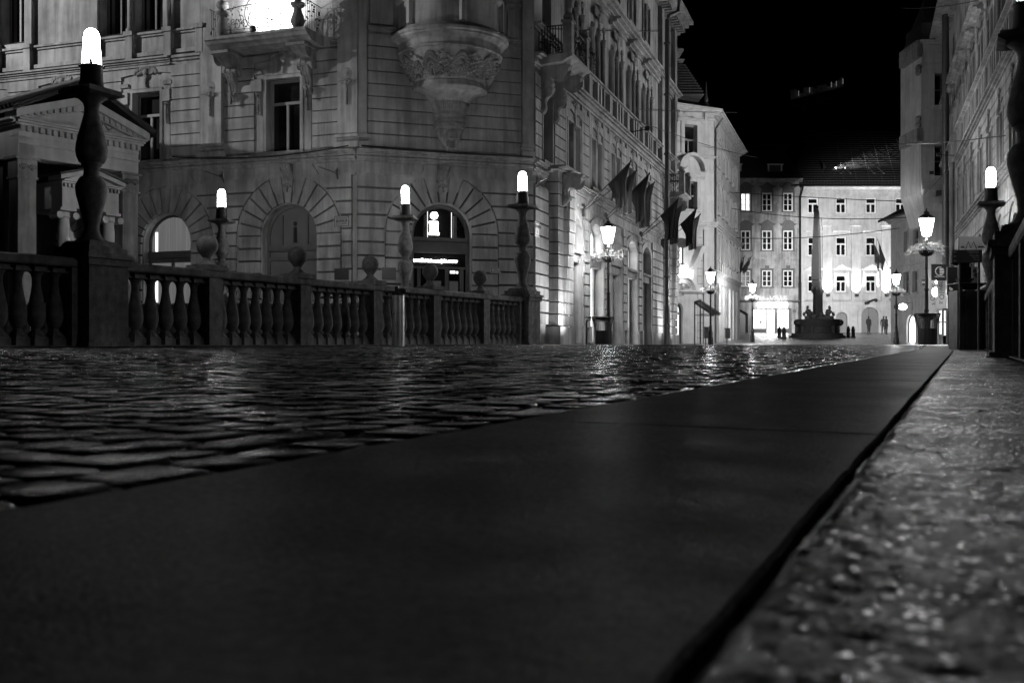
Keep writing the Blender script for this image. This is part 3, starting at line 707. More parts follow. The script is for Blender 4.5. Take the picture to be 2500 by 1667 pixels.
def surround(mb, u0, u1, z0, z1, t=.14, pr=.06, w=0, arch=False, seg=None, sill=True):
    o = opening(u0 - t, u1 + t, z0, z1 + t, arch, seg); i = opening(u0, u1, z0 + .001, z1, arch, seg)
    mb.prism(o, w, w + pr, [i])
    if sill: mb.box(u0 - t - .05, u1 + t + .05, w, w + pr + .09, z0 - .12, z0 - .001)
def band(mb, u0, u1, z0, z1, pr, w=0, steps=3):
    prof = [(w, z0)]; 
    for k in range(steps):
        a = z0 + (z1 - z0) * k / steps; q = w + pr * (k + 1) / steps
        prof += [(q, a), (q, z0 + (z1 - z0) * (k + 1) / steps)]
    prof.append((w, z1)); mb.mould(u0, u1, prof)
def scroll(mb, u0, u1, z0, z1, pr, w=0):      # console bracket seen from the side as an S-curve
    pts = []; h = z1 - z0
    for k in range(15):
        t = k / 14; r = pr * (.22 + .78 * t ** 1.3 + .13 * math.sin(t * 9.0)); pts.append((w + r, z0 + h * t))
    mb.mould(u0, u1, [(w, z0)] + pts + [(w, z1)])
    d = (u1 - u0)
    for f in (.15, .5, .85): mb.mould(u0 + d * (f - .07), u0 + d * (f + .07), [(w, z0)] + [(a + .02, b) for a, b in pts] + [(w, z1)])
    for sgn in (u0 - .012, u1 + .0):
        for cz, cr, cw in ((z1 - h * .2, pr * .33, w + pr * .68), (z0 + h * .16, pr * .16, w + pr * .25)):
            mb.add([(sgn + (.012 if sgn > u0 else 0), cw + cr * math.cos(a * math.pi / 8), cz + cr * math.sin(a * math.pi / 8)) for a in range(16)] + [(sgn + (.03 if sgn > u0 else -.02), cw, cz)], [(a, (a + 1) % 16, 16) for a in range(16)])

# ---------------------------------------------------------------- the corner palace
c0 = (X_(870, 30.5), 30.5); Y1 = 32.2; c1 = (X_(1300, Y1), Y1)
LF = Fr(c0, (-.944, .330), (-.33, -.944)); CF = Fr(c0, (c1[0] - c0[0], c1[1] - c0[1]), (c1[1] - c0[1], -(c1[0] - c0[0]))); SF = Fr(c1, (.3195, .9476), (.9476, -.3195))
CLEN = Vector((c1[0] - c0[0], c1[1] - c0[1])).length
PAL = thing("corner_palace", (c0[0], c0[1], .2), "ornate stuccoed corner palace with chamfered corner, round oriel and rusticated ground floor", "building")
G0, ZA, ZB, ZBW, ZC, ZE = .12, 5.95, 9.22, 10.1, 13.75, 17.6
LEN = 19.0
# --- left facade
W1 = dict(u=(LF.u(775), LF.u(640)), z1=LF.z(712, 497)); W0 = dict(u=(LF.u(468), LF.u(350)), z1=LF.z(410, 522))
def rad(d): return (d['u'][1] - d['u'][0]) / 2
lw = [(d['u'][0], d['u'][1], 1.3, d['z1']) for d in (W1, W0)]
d3 = lw[1][0] - lw[0][0]; lw.append((lw[1][0] + d3, lw[1][1] + d3, 1.3, lw[1][3]))
mid = [(LF.u(734), LF.u(652), LF.z(692, 371), LF.z(692, 192)), (LF.u(392), LF.u(325), LF.z(358, 393), LF.z(358, 226))]
sp = mid[1][0] - mid[0][0]; mid.append((mid[1][0] + sp * .66, mid[1][1] + sp * .66, mid[1][2], mid[1][3])); mid.append((mid[1][0] + sp * 1.3, mid[1][1] + sp * 1.3, mid[1][2], mid[1][3]))
zup = LF.z(300, 84)
up = [(LF.u(400), LF.u(331), zup, 13.2), (LF.u(314), LF.u(246), zup, 13.2), (LF.u(62), LF.u(6), LF.z(34, 107), 13.2), (LF.u(-5), LF.u(-64), LF.z(34, 107), 13.2)]
BALU0, BALU1 = LF.u(800), LF.u(541); bc = LF.u(668); up2 = [(bc - .75, bc + .75, 9.35, 12.6)]
mb = MB(LF)
holes = [opening(a, b, c, d, True) for a, b, c, d in lw] + [opening(*q) for q in mid] + [opening(*q) for q in up + up2]
wallsheet(mb, 0, LEN, -.3, ZE, holes)
ex = [exarch((a + b) / 2, (b - a) / 2 + .85, d - (b - a) / 2) for a, b, c, d in lw]
courses(mb, .12, LEN, G0 + .75, ZA - .72, .385, .095, .06, ex); mb.box(.10, LEN, 0, .09, -.3, G0 + .72)
for a, b, c, d in lw:
    r = (b - a) / 2; uc = (a + b) / 2
    for s in (-1, 1):                         # jamb blocks beside the opening
        x0, x1 = (a - .82, a - .03) if s < 0 else (b + .03, b + .82); courses(mb, x0, x1, G0 + .75, d - r, .385, .095, .06)
    voussoirs(mb, uc, d - r, r + .02, r + .82, 13, 0, .095, .06)
    mb.prism([(uc - 1.05, ZA - .72), (uc - .62, ZA - .72 - .42), (uc + .62, ZA - .72 - .42), (uc + 1.05, ZA - .72), (uc + .75, ZA - .3), (uc - .75, ZA - .3)], 0, .05)
band(mb, 0, LEN, ZA - .16, ZA, .22); band(mb, 0, LEN, ZA - .34, ZA - .2, .12, steps=2); band(mb, 0, LEN, ZA - .76, ZA - .68, .06, steps=1)
pil = [(LF.u(547), LF.u(497)), (LF.u(886) + 0, LF.u(832))]
pil = [(LF.u(547), LF.u(497)), (LF.u(878), LF.u(830))]
exm = [exrect(a - .42, b + .42, 0, d + .55) for a, b, c, d in mid] + [exrect(a - .04, b + .04, 0, 99) for a, b in pil]
courses(mb, .05, LF.u(420) , ZA + .1, ZB - .25, .365, .06, .034, exm)
for p in pil:                                 # flat pilasters with bases
    mb.box(p[0], p[1], 0, .16, ZA + .45, ZE - 1.0)
    band(mb, p[0] - .07, p[1] + .07, ZA + .02, ZA + .2, .26, steps=1); band(mb, p[0] - .05, p[1] + .05, ZA + .24, ZA + .42, .23, steps=2)
u420 = LF.u(418)
band(mb, u420, LEN, ZB - .14, ZB + .02, .2); band(mb, u420, LEN, ZB - .3, ZB - .18, .1, steps=2)
band(mb, .05, BALU0 - .1, ZB - .14, ZB + .02, .14, steps=2); band(mb, pil[0][1] + .04, u420 - .1, ZB - .14, ZB + .02, .14, steps=2)
band(mb, pil[0][1] + .04, LEN, 9.93, 10.06, .13, steps=2); band(mb, pil[0][1] + .04, LEN, ZB + .1, ZB + .22, .08, steps=1)
for u in [pil[0][1] + .06, LF.u(416), LF.u(322), LF.u(236), LF.u(74), LF.u(-2), LF.u(-70)]:   # pedestals under the window columns
    mb.box(u - .13, u + .13, 0, .17, ZB + .02, 10.12); mb.box(u - .17, u + .17, 0, .22, 9.98, 10.12)
for u in [LF.u(416), LF.u(236), LF.u(76), LF.u(-70)]: mb.box(u - .14, u + .14, 0, .14, 10.12, 13.6)
for a, b, c, d in up: surround(mb, a, b, c, d, .07, .05, sill=False)
mb.box(0, LEN, 0, .35, ZC, ZC + .25)
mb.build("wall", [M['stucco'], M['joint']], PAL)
# quoin return between left facade and chamfer

for (a, b, c, d) in mid:
    mb = MB(LF); surround(mb, a, b, c, d, .10, .05); surround(mb, a - .13, b + .13, c, d + .12, .24, .02, sill=False)
    mb.box(a - .40, a - .14, .0, .10, d - .35, d + .02); mb.box(b + .14, b + .40, 0, .10, d - .35, d + .02)
    mb.build("window_surround", M['stucco'], PAL)
for i, (a, b, c, d) in enumerate(mid):
    r = (b - a) / 2; window(LF, PAL, a, b, c, d, -.24, t=.075, trans=(c + (d - c) * .68,), fm=M['woodp'])
    mb = MB(LF); uc = (a + b) / 2; mb.leafspray(uc, .03, d + .62, 1.0, .55, 16, .35, 5 + i)
    mb.build("festoon", M['orn'], PAL)
    for s in (-1, 1): mb = MB(LF); mb.leafspray(uc + s * (r + .27), .05, d - .45, .12, .2, 6, .55, 9 + i); mb.box(uc + s * (r + .3) - .16, uc + s * (r + .3) + .16, .02, .08, d + .18, d + .3); mb.build("pendant", M['orn'], PAL)
for k, p in enumerate(pil):
    mb = MB(LF); uc = (p[0] + p[1]) / 2; z = LF.z(520, 217); mb.lathe(0, 0, [(0, 0)], 3) if 0 else None
    for rr, ww in ((.17, .18), (.12, .2), (.06, .22)):
        mb.add([(uc + rr * math.cos(a * math.pi / 8), .161, z + rr * 1.2 * math.sin(a * math.pi / 8)) for a in range(16)] + [(uc, ww + .03, z)], [(a, (a + 1) % 16, 16) for a in range(16)])
    mb.leafspray(uc, .17, z - .25, .3, .3, 8, .55, 21 + k); mb.box(p[0], p[1], .16, .175, z - .2, z - .17)
    mb.build("pilaster_ornament", M['orn'], PAL)
for i, (a, b, c, d) in enumerate(lw):
    zt = c + (d - (b - a) / 2 - c) * .86
    if i == 0:
        def ex_i(mb, a=a, b=b, zt=zt, d=d):
            for f in (.27, .73): mb.box(a + (b - a) * f - .035, a + (b - a) * f + .035, -.34, -.28, zt, d - (.16 if 0 else .3))
            mb.box(a + .05, b - .05, -.34, -.2, zt - .14, zt + .05); mb.box(a + .05, b - .05, -.34, -.24, zt - .42, zt - .3)
        o = window(LF, PAL, a, b, c, d, -.28, arch=True, fm=M['trimd'], gm=M['dimroom'], t=.09, mull=0, extra=ex_i)
        uc = a + (b - a) * .5
        text("i", "letter_i", M['black'], o, LF, uc, -.325, zt + .42, .95, .004, bold=.02)
        text("Turistični informacijski center", "lettering", M['black'], o, LF, (a + b) / 2, -.325, zt - 1.02, .13, .003)
        mb = MB(LF); mb.box(a + .1, b - .1, -.334, -.330, zt - 1.12, zt - .9); mb.build("pale_strip", M['trimd'], o)
    else:
        def ex_c(mb, a=a, b=b, zt=zt):
            mb.box(a + .03, b - .03, -.34, -.18, zt - .16, zt + .05); mb.box(a + .05, b - .05, -.34, -.22, zt - .62, zt - .55)
            mb.box((a + b) / 2 - .03, (a + b) / 2 + .03, -.34, -.24, zt - .6, zt - .1); mb.box(a + .05, b - .05, -.33, -.27, zt - .3, zt - .16)
        o = window(LF, PAL, a, b, c, d, -.28, arch=True, fm=M['trimd'], gm=M['curtain'], t=.07, mull=0, extra=ex_c)
        if i == 1:
            mb = MB(LF); r = (b - a) / 2
            for u0_, u1_ in ((b - .3, b - .2), (a + .09, a + .14)):
                mb.box(u0_, u1_, -.333, -.329, c + .3, zt - .62); mb.box(u0_, u1_, -.333, -.329, zt + .05, d - (.52 if u0_ > (a + b) / 2 else .7))
            mb.build("curtain_gap", M['curtain2'], o)
for (a, b, c, d) in up + up2:
    if (a, b, c, d) in up2: continue
    o = window(LF, PAL, a, b, c, d, -.3, t=.07, trans=(12.2,))
    mb = MB(LF); mb.box(a + .12, a + .2, -.375, -.352, c + .1, d - .1); mb.box(b - .26, b - .14, -.375, -.352, c + .1, d - .1); mb.build("curtain", M['stuccod'], o)
# slim columns between the paired upper windows
for u in (LF.u(322), LF.u(-1)):
    mb = MB(LF); mb.lathe(u, .06, [(.15, 10.12), (.15, 10.2), (.11, 10.26), (.1, 10.3), (.095, 12.2), (.13, 12.35), (.17, 12.55)], 14); mb.box(u - .2, u + .2, -.1, .24, 12.55, 12.7); mb.build("column", M['stucco'], PAL)
# glazed balcony door washed by floodlight
a, b, c, d = up2[0]
o = window(LF, PAL, a, b, c, d, -.3, fm=M['woodw'], t=.09, trans=(11.8,), name="balcony_door", gm=M['white'])
# balcony
BZ = LF.z(668, 104)
mb = MB(LF); mb.mould(BALU0 + .12, BALU1 - .12, [(0, BZ - .32), (.75, BZ - .28), (.85, BZ - .2), (.95, BZ - .18), (1.02, BZ - .1), (1.08, BZ - .08), (1.08, BZ), (0, BZ)]); bal = mb.build("balcony", M['stucco'], PAL)
for x0, x1 in ((592, 556), (775, 738)):
    mb = MB(LF); scroll(mb, LF.u(x1 if x0 < x1 else x0), LF.u(x0 if x0 < x1 else x1), LF.z(580, 190), BZ - .34, .72); ua, ub = LF.u(x0) , LF.u(x1)
    um = (ua + ub) / 2; scroll(mb, um - .13, um + .13, LF.z(580, 250), LF.z(580, 185), .3); mb.box(min(ua, ub) - .06, max(ua, ub) + .06, 0, .85, BZ - .42, BZ - .33); mb.leafspray(um, .2, LF.z(580, 235), .28, .3, 8, .2, 4); mb.build("bracket", M['orn'], bal)
VAS = [(.1, 0), (.13, .03), (.1, .06), (.15, .16), (.17, .24), (.14, .38), (.1, .52), (.09, .6), (.14, .64), (.17, .68), (.17, .74), (.1, .76), (.07, .8), (.13, .87), (.15, .94), (.12, 1.03), (.05, 1.08)]
for x in (582, 762):
    mb = MB(LF); u = LF.u(x); mb.lathe(u, .82, [(r * 1.25, BZ + z * 1.05) for r, z in VAS], 14); mb.build("stone_baluster", M['orn'], bal)
def ironwork(mb, u0, u1, w, z0, h, seed, side=None):
    def q(a, b): return (a, w, b) if side is None else (side, w + 0 * a, b)
    P = (lambda a, b: (a, w, b))
    mb.tube([P(u0, z0 + .06), P(u1, z0 + .06)], .012, 4); mb.tube([P(u0, z0 + h * .78), P(u0 + (u1 - u0) * .25, z0 + h * .84), P((u0 + u1) / 2, z0 + h * .86), P(u1 - (u1 - u0) * .25, z0 + h * .84), P(u1, z0 + h * .78)], .014, 4)
    mb.tube([P(u0, z0 + .16), P(u1, z0 + .16)], .008, 4)
    uc, zc, R = (u0 + u1) / 2, z0 + h * .6, h * .46
    mb.tube([P(uc + R * .85 * math.cos(t * math.pi / 12), zc + R * 1.05 * math.sin(t * math.pi / 12)) for t in range(-5, 18)], .013, 4)
    for s in (-1, 1):
        for k in range(5):
            c = uc + s * ((u1 - u0) * .5 * (.38 + k * .135)); r = .13 - k * .008; zc2 = z0 + h * (.3 + .12 * (k % 2)); 
            mb.tube([P(c + s * r * (1 - t / 14) * math.cos(t * .62 + k), zc2 + r * 1.3 * (1 - t / 14) * math.sin(t * .62 + k)) for t in range(13)], .011, 4)
        mb.tube([P(uc + s * R * .85 * math.sin(t * .3) * (1 - t / 16), z0 + .1 + t * h * .075) for t in range(11)], .011, 4)
        mb.tube([P(uc + s * (R * .9 + .02 * t), z0 + .12 + t * .06 + .05 * math.sin(t)) for t in range(12)], .01, 4)
    g = random.Random(seed)
    for k in range(70):
        a, b = g.uniform(u0, u1), z0 + g.uniform(.1, h * .85); s = g.uniform(.015, .035); mb.blob((a, w, b), (s, .012, s), 5, 3)
mb = MB(LF); ironwork(mb, LF.u(742), LF.u(600), .98, BZ, 1.0, 3)
for x in (560, 785):
    u = LF.u(x); 
    for k in range(9): mb.tube([(u, .1 + k * .1, BZ), (u, .1 + k * .1, BZ + .85)], .009, 4)
    mb.tube([(u, 0, BZ + .85), (u, 1.0, BZ + .85)], .014, 4)
    for k in range(24): mb.blob((u, rnd.uniform(.1, .95), BZ + rnd.uniform(.1, .85)), (.03, .03, .03), 5, 3)
mb.blob((LF.u(664), 1.03, BZ + .1), (.12, .06, .12), 8, 6); mb.build("railing", M['iron'], bal)
# floodlight standing on the balcony floor, shining on the door behind
mb = MB(LF); mb.box(bc - .35, bc + .35, .30, .42, BZ + .0, BZ + .16); fl = mb.build("floodlight", M['iron'], None); tag(fl, "black floodlight on the balcony floor shining on the white balcony door", "floodlight")
def area(name, loc, target, size, power, spread=160, sy=None):
    l = bpy.data.lights.new(name, 'AREA'); l.size = size; l.energy = power; l.spread = math.radians(spread)
    if sy: l.shape = 'RECTANGLE'; l.size_y = sy
    o = bpy.data.objects.new(name, l); COL.objects.link(o); o.location = loc
    o.rotation_euler = (Vector(target) - Vector(loc)).to_track_quat('-Z', 'Y').to_euler(); return o
def spot(name, loc, target, power, ang, blend=.5, rad_=.05):
    l = bpy.data.lights.new(name, 'SPOT'); l.energy = power; l.spot_size = math.radians(ang); l.spot_blend = blend; l.shadow_soft_size = rad_
    o = bpy.data.objects.new(name, l); COL.objects.link(o); o.location = loc
    o.rotation_euler = (Vector(target) - Vector(loc)).to_track_quat('-Z', 'Y').to_euler(); return o
PW = dict(balcony=500, flood=17000, up=3500, roofspot=2500, square=42000, mansard=9000, corner=620, street=3500)
area("floodlight_beam", LF.P(bc, .34, BZ + .2), LF.P(bc, -.1, BZ + 1.4), .5, PW['balcony'], 150, .15)

# --- chamfered corner
mb = MB(CF)
DR = dict(u0=CF.u(1007), u1=CF.u(1150), z1=CF.z(1078, 497))
a, b, d = DR['u0'], DR['u1'], DR['z1']; r = (b - a) / 2; uc = (a + b) / 2
wallsheet(mb, 0, CLEN, -.3, ZE, [opening(a, b, -.29 + .3, d, True)])
courses(mb, .02, CLEN, G0 + .75, ZA - .72, .385, .095, .06, [exarch(uc, r + .85, d - r)]); mb.box(.02, a - .02, 0, .09, -.3, G0 + .72); mb.box(b + .02, CLEN, 0, .09, -.3, G0 + .72)
courses(mb, a - .83, a - .03, G0 + .75, d - r, .385, .095, .06); courses(mb, b + .03, b + .83, G0 + .75, d - r, .385, .095, .06)
voussoirs(mb, uc, d - r, r + .02, r + .82, 13, 0, .095, .06)
mb.prism([(uc - .95, ZA - .72), (uc - .62, ZA - .72 - .42), (uc + .62, ZA - .72 - .42), (uc + .95, ZA - .72), (uc + .95, ZA - .58), (uc + .6, ZA - .56), (uc + .55, ZA - .36), (uc - .55, ZA - .36), (uc - .6, ZA - .56), (uc - .95, ZA - .58)], 0, .055)
band(mb, 0, CLEN, ZA - .16, ZA, .22); band(mb, 0, CLEN, ZA - .34, ZA - .2, .12, steps=2); band(mb, 0, CLEN, ZA - .76, ZA - .68, .06, steps=1)
courses(mb, .32, CLEN - .38, ZA + .1, CF.z(1250, 115), .365, .06, .034)
mb.box(0, .28, 0, .13, ZA + .42, ZE); mb.box(CLEN - .36, CLEN, 0, .13, ZA + .42, ZE)
for u0_, u1_ in ((0, .33), (CLEN - .42, CLEN)): band(mb, u0_, u1_, ZA + .02, ZA + .2, .26, steps=1); band(mb, u0_, u1_, ZA + .24, ZA + .42, .22, steps=2)
zz = CF.z(1250, 108)
for u0_, u1_ in ((.32, CF.u(966)), (CF.u(1232), CLEN - .38)):
    band(mb, u0_, u1_, zz, zz + .12, .1, steps=2); mb.box(u0_ + .08, u1_ - .08, 0, .05, zz + .2, CF.z(1250, 30)); band(mb, u0_, u1_, CF.z(1250, 22), CF.z(1250, 12), .12)
    mb.box(u0_ + .1, u1_ - .1, 0, .06, CF.z(1250, -10), ZE)
mb.box(CLEN - .3, CLEN - .06, .13, .15, ZA + 1.6, ZB); mb.box(CLEN - .3, CLEN - .06, .13, .15, ZB + .3, ZE)
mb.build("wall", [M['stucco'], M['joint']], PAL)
# keystone consoles over the ground floor arches
mb = MB(CF); scroll(mb, uc - .16, uc + .16, ZA - .92, ZA - .34, .26); mb.leafspray(uc, .12, ZA - 1.0, .26, .25, 8, .1, 3); mb.build("keystone", M['orn'], PAL)
for (a_, b_, c_, d_) in lw[:1]:
    mb = MB(LF); m_ = (a_ + b_) / 2; scroll(mb, m_ - .16, m_ + .16, ZA - .92, ZA - .34, .26); mb.leafspray(m_, .12, ZA - 1.0, .26, .25, 8, .1, 3); mb.build("keystone", M['orn'], PAL)
# --- door with glowing i
zt = CF.z(1078, 582)
mb = MB(CF); mb.prism(opening(a, b, .15, d, True), -.30, -.27, [opening(a + .10, b - .10, .2, d - .12, True)]); mb.prism(opening(a - .0, b, .15, d, True), -.26, -.18, [opening(a + .07, b - .07, .16, d - .07, True)])
for f in (.25, .76): mb.box(a + (b - a) * f - .045, a + (b - a) * f + .045, -.32, -.22, zt, d - .33)
mb.box(a + .03, b - .03, -.34, -.1, zt - .08, zt + .03); mb.box(a + .05, b - .05, -.34, -.2, zt - .38, zt - .08); mb.box(a + .05, b - .05, -.34, -.14, zt - .42, zt - .38)
zn0, zn1 = CF.z(1078, 648), CF.z(1078, 614)
mb.box(a + .05, b - .05, -.34, -.25, zn0 - .08, zn0 - .02)
for f in (.14, .62, .88): mb.box(a + (b - a) * f - .05, a + (b - a) * f + .05, -.33, -.24, .2, zn0 - .06)
door = mb.build("door", M['trimd'], PAL)
mb = MB(CF); mb.prism(opening(a + .08, b - .08, .2, d - .1, True), -.40, -.37); mb.build("pane", M['glass'], door)
mb = MB(CF)                                   # glowing strips painted as reveal edges lit from inside
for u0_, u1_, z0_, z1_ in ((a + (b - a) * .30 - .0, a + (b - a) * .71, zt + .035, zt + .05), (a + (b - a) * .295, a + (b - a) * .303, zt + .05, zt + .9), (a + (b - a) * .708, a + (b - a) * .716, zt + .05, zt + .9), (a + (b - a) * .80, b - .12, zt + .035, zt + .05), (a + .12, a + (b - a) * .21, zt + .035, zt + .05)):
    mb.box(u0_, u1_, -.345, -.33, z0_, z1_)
mb.build("glow_edge", M['curtain2'], door)
um = CF.u(1066)
mb = MB(CF)
rr = .112; zc = CF.z(1066, 526); mb.prism([(um + rr * math.cos(k * math.pi / 10), zc + .03 + rr * math.sin(k * math.pi / 10)) for k in range(20)], -.33, -.28)
z2 = CF.z(1066, 538); z3 = CF.z(1066, 571)
mb.prism([(um - .155, z3), (um + .155, z3), (um + .155, z3 + .07), (um + .12, z3 + .07), (um + .12, z2), (um - .155, z2), (um - .155, z2 - .06), (um - .12, z2 - .07), (um - .12, z3 + .07), (um - .155, z3 + .07)], -.33, -.28)
mb.build("glowing_letter_i", M['neon'], door)
text("Turistični informacijski center", "glowing_lettering", M['neon'], door, CF, (CF.u(1008) + CF.u(1123)) / 2, -.28, CF.z(1066, 635), .118, .01, bold=.008)
mb = MB(CF); mb.box(CF.u(1106), CF.u(1119), -.36, -.35, CF.z(1110, 666), CF.z(1110, 659)); mb.box(CF.u(1121), CF.u(1126), -.36, -.35, CF.z(1110, 666), CF.z(1110, 660)); mb.build("lit_notice", M['curtain2'], door)
mb = MB(CF); mb.box(CF.u(1060), CF.u(1084), -.36, -.35, CF.z(1070, 700), CF.z(1070, 684)); mb.build("notice_board", M['dimroom'], door); mb = MB(CF); mb.box(CF.u(1104), CF.u(1126), -.36, -.35, CF.z(1070, 712), CF.z(1070, 684)); mb.build("notice_board", M['dimroom'], door)
mb = MB(CF); mb.box(a - .02, b + .02, -.45, -.4, .1, d + .1); mb.build("door_backing", M['black'], door)
# --- round oriel
OU = CF.u(1096); S_ = 31.3 / F
prof = [(0.03, 378), (.09, 372), (.14, 362), (.24, 354), (.3, 346), (.37, 338), (.41, 330), (.40, 322), (.455, 320), (.455, 316), (.46, 300), (.47, 290), (.49, 288), (.49, 285), (.53, 272), (.6, 259), (.66, 252), (.74, 245), (.86, 238), (1.0, 234), (1.17, 230), (1.19, 227), (1.15, 222), (1.14, 216), (1.1, 213), (1.12, 208),
        (1.22, 200), (1.36, 188), (1.49, 174), (1.57, 160), (1.62, 148), (1.66, 146), (1.66, 142), (1.6, 140), (1.61, 134), (1.63, 126), (1.70, 121), (1.79, 117), (1.80, 113), (1.85, 110), (1.85, 104), (1.78, 101), (1.72, 98), (1.66, 94), (1.61, 90), (1.61, 30), (1.68, 26), (1.72, 18), (1.72, 14), (1.6, 10), (1.6, -60)]
zoc = lambda y: CF.z(1094, y)
mb = MB(CF); mb.lathe(OU, 0, [(r_ * .97, zoc(y_)) for r_, y_ in prof], 44)
for k in range(9):                            # shallow panels round the drum
    t = math.pi * (k + .5) / 9; x, y = OU + 1.575 * math.cos(t), 1.575 * math.sin(t)
    if k % 3 == 1: 
        mb.lathe(x, y, [(.12, zoc(88)), (.12, zoc(20))], 6, smooth=False)
ori = mb.build("oriel", M['stucco'], PAL, sharp=35)
mb = MB(CF)
def onring(t, r_): return (OU + r_ * math.cos(t), r_ * math.sin(t))
for k in range(26):                           # fluted cup
    t = math.pi * k / 25; x0, y0 = onring(t, .475); x1, y1 = onring(t, .60); mb.tube([(x0, y0, zoc(286)), (x0 * 1.0, y0, zoc(276)), (x1, y1, zoc(256))], .028, 5)
for k in range(22):
    t = math.pi * k / 21; x0, y0 = onring(t, .455); mb.blob((x0, y0, zoc(309)), (.05, .04, .08), 5, 4); mb.blob((onring(t + .07, .455)[0], onring(t + .07, .455)[1], zoc(297)), (.05, .04, .05), 5, 4)
g = random.Random(8)
for k in range(5):                            # acanthus frieze
    t0 = math.pi * (k + .5) / 5
    for j in range(15):
        a_ = math.pi * j / 14; dt = math.cos(a_) * .17; dz = math.sin(a_) * 40 + 160
        for q_ in (.35, .6, .85, 1.0):
            yy = 205 - (math.sin(a_) * 44) * q_; rr2 = 1.17 + .45 * max(0, min(1, (207 - yy) / 55)) ** .8
            x, y = onring(t0 + dt * q_, rr2 - .02); mb.blob((x, y, zoc(yy)), (.06, .06, .07), 5, 3)
    for j in range(26):
        yy = 200 - 12 * math.sin(j * .8) - j * .6; tt = t0 + .17 + j * .0115; rr2 = 1.17 + .45 * max(0, min(1, (207 - yy) / 55)) ** .8
        x, y = onring(tt, rr2 - .01); mb.blob((x, y, zoc(yy)), (.05, .05, .05), 5, 3)
        if j % 3 == 0:
            yy -= 18; rr2 = 1.17 + .45 * max(0, min(1, (207 - yy) / 55)) ** .8; x, y = onring(tt, rr2 - .01); mb.blob((x, y, zoc(yy)), (.07, .06, .05), 5, 3)
mb.build("acanthus_relief", M['orn'], ori)
mb = MB(CF)                                   # carved mask
mb.blob((OU, .33, zoc(334)), (.2, .16, .2), 12, 8); mb.blob((OU, .5, zoc(337)), (.035, .06, .07)); 
for s in (-1, 1): mb.blob((OU + s * .09, .45, zoc(331)), (.05, .04, .03)); mb.blob((OU + s * .09, .46, zoc(327)), (.07, .04, .02)); mb.blob((OU + s * .1, .42, zoc(341)), (.06, .05, .06)); mb.blob((OU + s * .3, .2, zoc(332)), (.06, .08, .1)); mb.blob((OU + s * .33, .12, zoc(326)), (.05, .06, .05))
mb.blob((OU, .46, zoc(345)), (.09, .05, .025)); 
for k in range(8): mb.blob((OU + (k - 3.5) * .035, .36 - abs(k - 3.5) * .03, zoc(354 + 6 * (1 - abs(k - 3.5) / 4))), (.03, .05, .11), 5, 4)
mb.build("carved_mask", M['orn'], ori)
mb = MB(CF)
for k in range(7):
    t = math.pi * (k + .5) / 7; x, y = onring(t, 1.62)
    if 1 <= k <= 5: mb.lathe(x, y, [(.05, zoc(8)), (.05, zoc(-60))], 6)
mb.build("column", M['stucco'], ori)
# --- street facade
mb = MB(SF); SL_ = 25.6
ys = lambda Y_: (Y_ - c1[1]) / SF.d.y
B0 = ys(35.8); BP = 3.05 / SF.d.y; bays = [B0 + BP * k for k in range(5)] 
gop = [(s, s + 1.95) for s in bays]
midw = []; upw = []
for s in bays[0:5] + [bays[4] + BP * 1.0]:
    c = s + .95
    midw += [(c - .80, c - .12, 6.15, 8.0), (c + .12, c + .80, 6.15, 8.0)]; upw += [(c - .80, c - .09, 10.3, 12.45), (c + .09, c + .80, 10.3, 12.45)]
db = ys(SF.p.y); 
u_b = SF.u(1335)
mid0 = [(u_b - .55, u_b + .5, 6.1, 8.3)]; up0 = [(u_b - .5, u_b + .5, 9.35, 12.4)]
last = bays[4] + BP * 1.6
holes = [opening(a_, b_, .3, 4.75, False) for a_, b_ in gop]
holes = [opening(a_, b_, .3, 4.85, True, .35) for a_, b_ in gop]
mids = [q for q in midw if q[1] < ys(50.3)]; ups = [q for q in upw if q[1] < ys(50.3)]
lb = ys(53.6); mid0.append((lb - .5, lb + .5, 6.1, 8.3)); up0.append((lb - .45, lb + .45, 10.2, 12.6))
holes += [opening(*q) for q in mids + mid0] + [opening(a_, b_, c_, d_, True) for a_, b_, c_, d_ in ups + up0]
t3 = [(a_ + .05, b_ - .05, 14.3, 16.2) for a_, b_, c_, d_ in ups] + [(lb - .45, lb + .45, 14.3, 16.2)]
holes += [opening(*q) for q in t3]
wallsheet(mb, 0, SL_, -.3, ZE, holes)
exg = [exrect(a_ - .28, b_ + .28, -9, 5.25) for a_, b_ in gop]
courses(mb, .02, SL_, G0 + .75, ZA - .72, .385, .095, .06, exg + [exrect(ys(33.6), ys(35.3), -9, 99), exrect(ys(52.6), ys(55.0), -9, 99)])
# projecting rounded portals under the two balconies
for ya, yb in ((33.55, 35.3), (52.8, 54.9)):
    ua, ub = ys(ya), ys(yb); n = 13
    for k in range(n):
        z0_ = G0 + .75 + k * .385; z1_ = z0_ + .345
        if z1_ > 5.0: bul = .0
        mb.prism([(ua, z0_), (ua + .62, z0_), (ua + .62, z1_), (ua, z1_)], 0, .42); mb.prism([(ub - .5, z0_), (ub, z0_), (ub, z1_), (ub - .5, z1_)], 0, .42)
        mb.prism([(ua + .62, z0_), (ub - .5, z0_), (ub - .5, z1_), (ua + .62, z1_)], 0, .42 + .22 * math.sin(min(1, k / 11) * math.pi * .5))
    mb.box(ua - .05, ub + .05, 0, .5, -.3, G0 + .72); mb.box(ua + .6, ub - .48, 0, .38, G0 + .7, 5.3)
for a_, b_ in gop:
    surround(mb, a_, b_, .3, 4.85, .24, .07, arch=True, seg=.42, sill=False)
    for s in (a_ - .26, b_ + .02): mb.box(s, s + .24, 0, .11, -.3, .95)
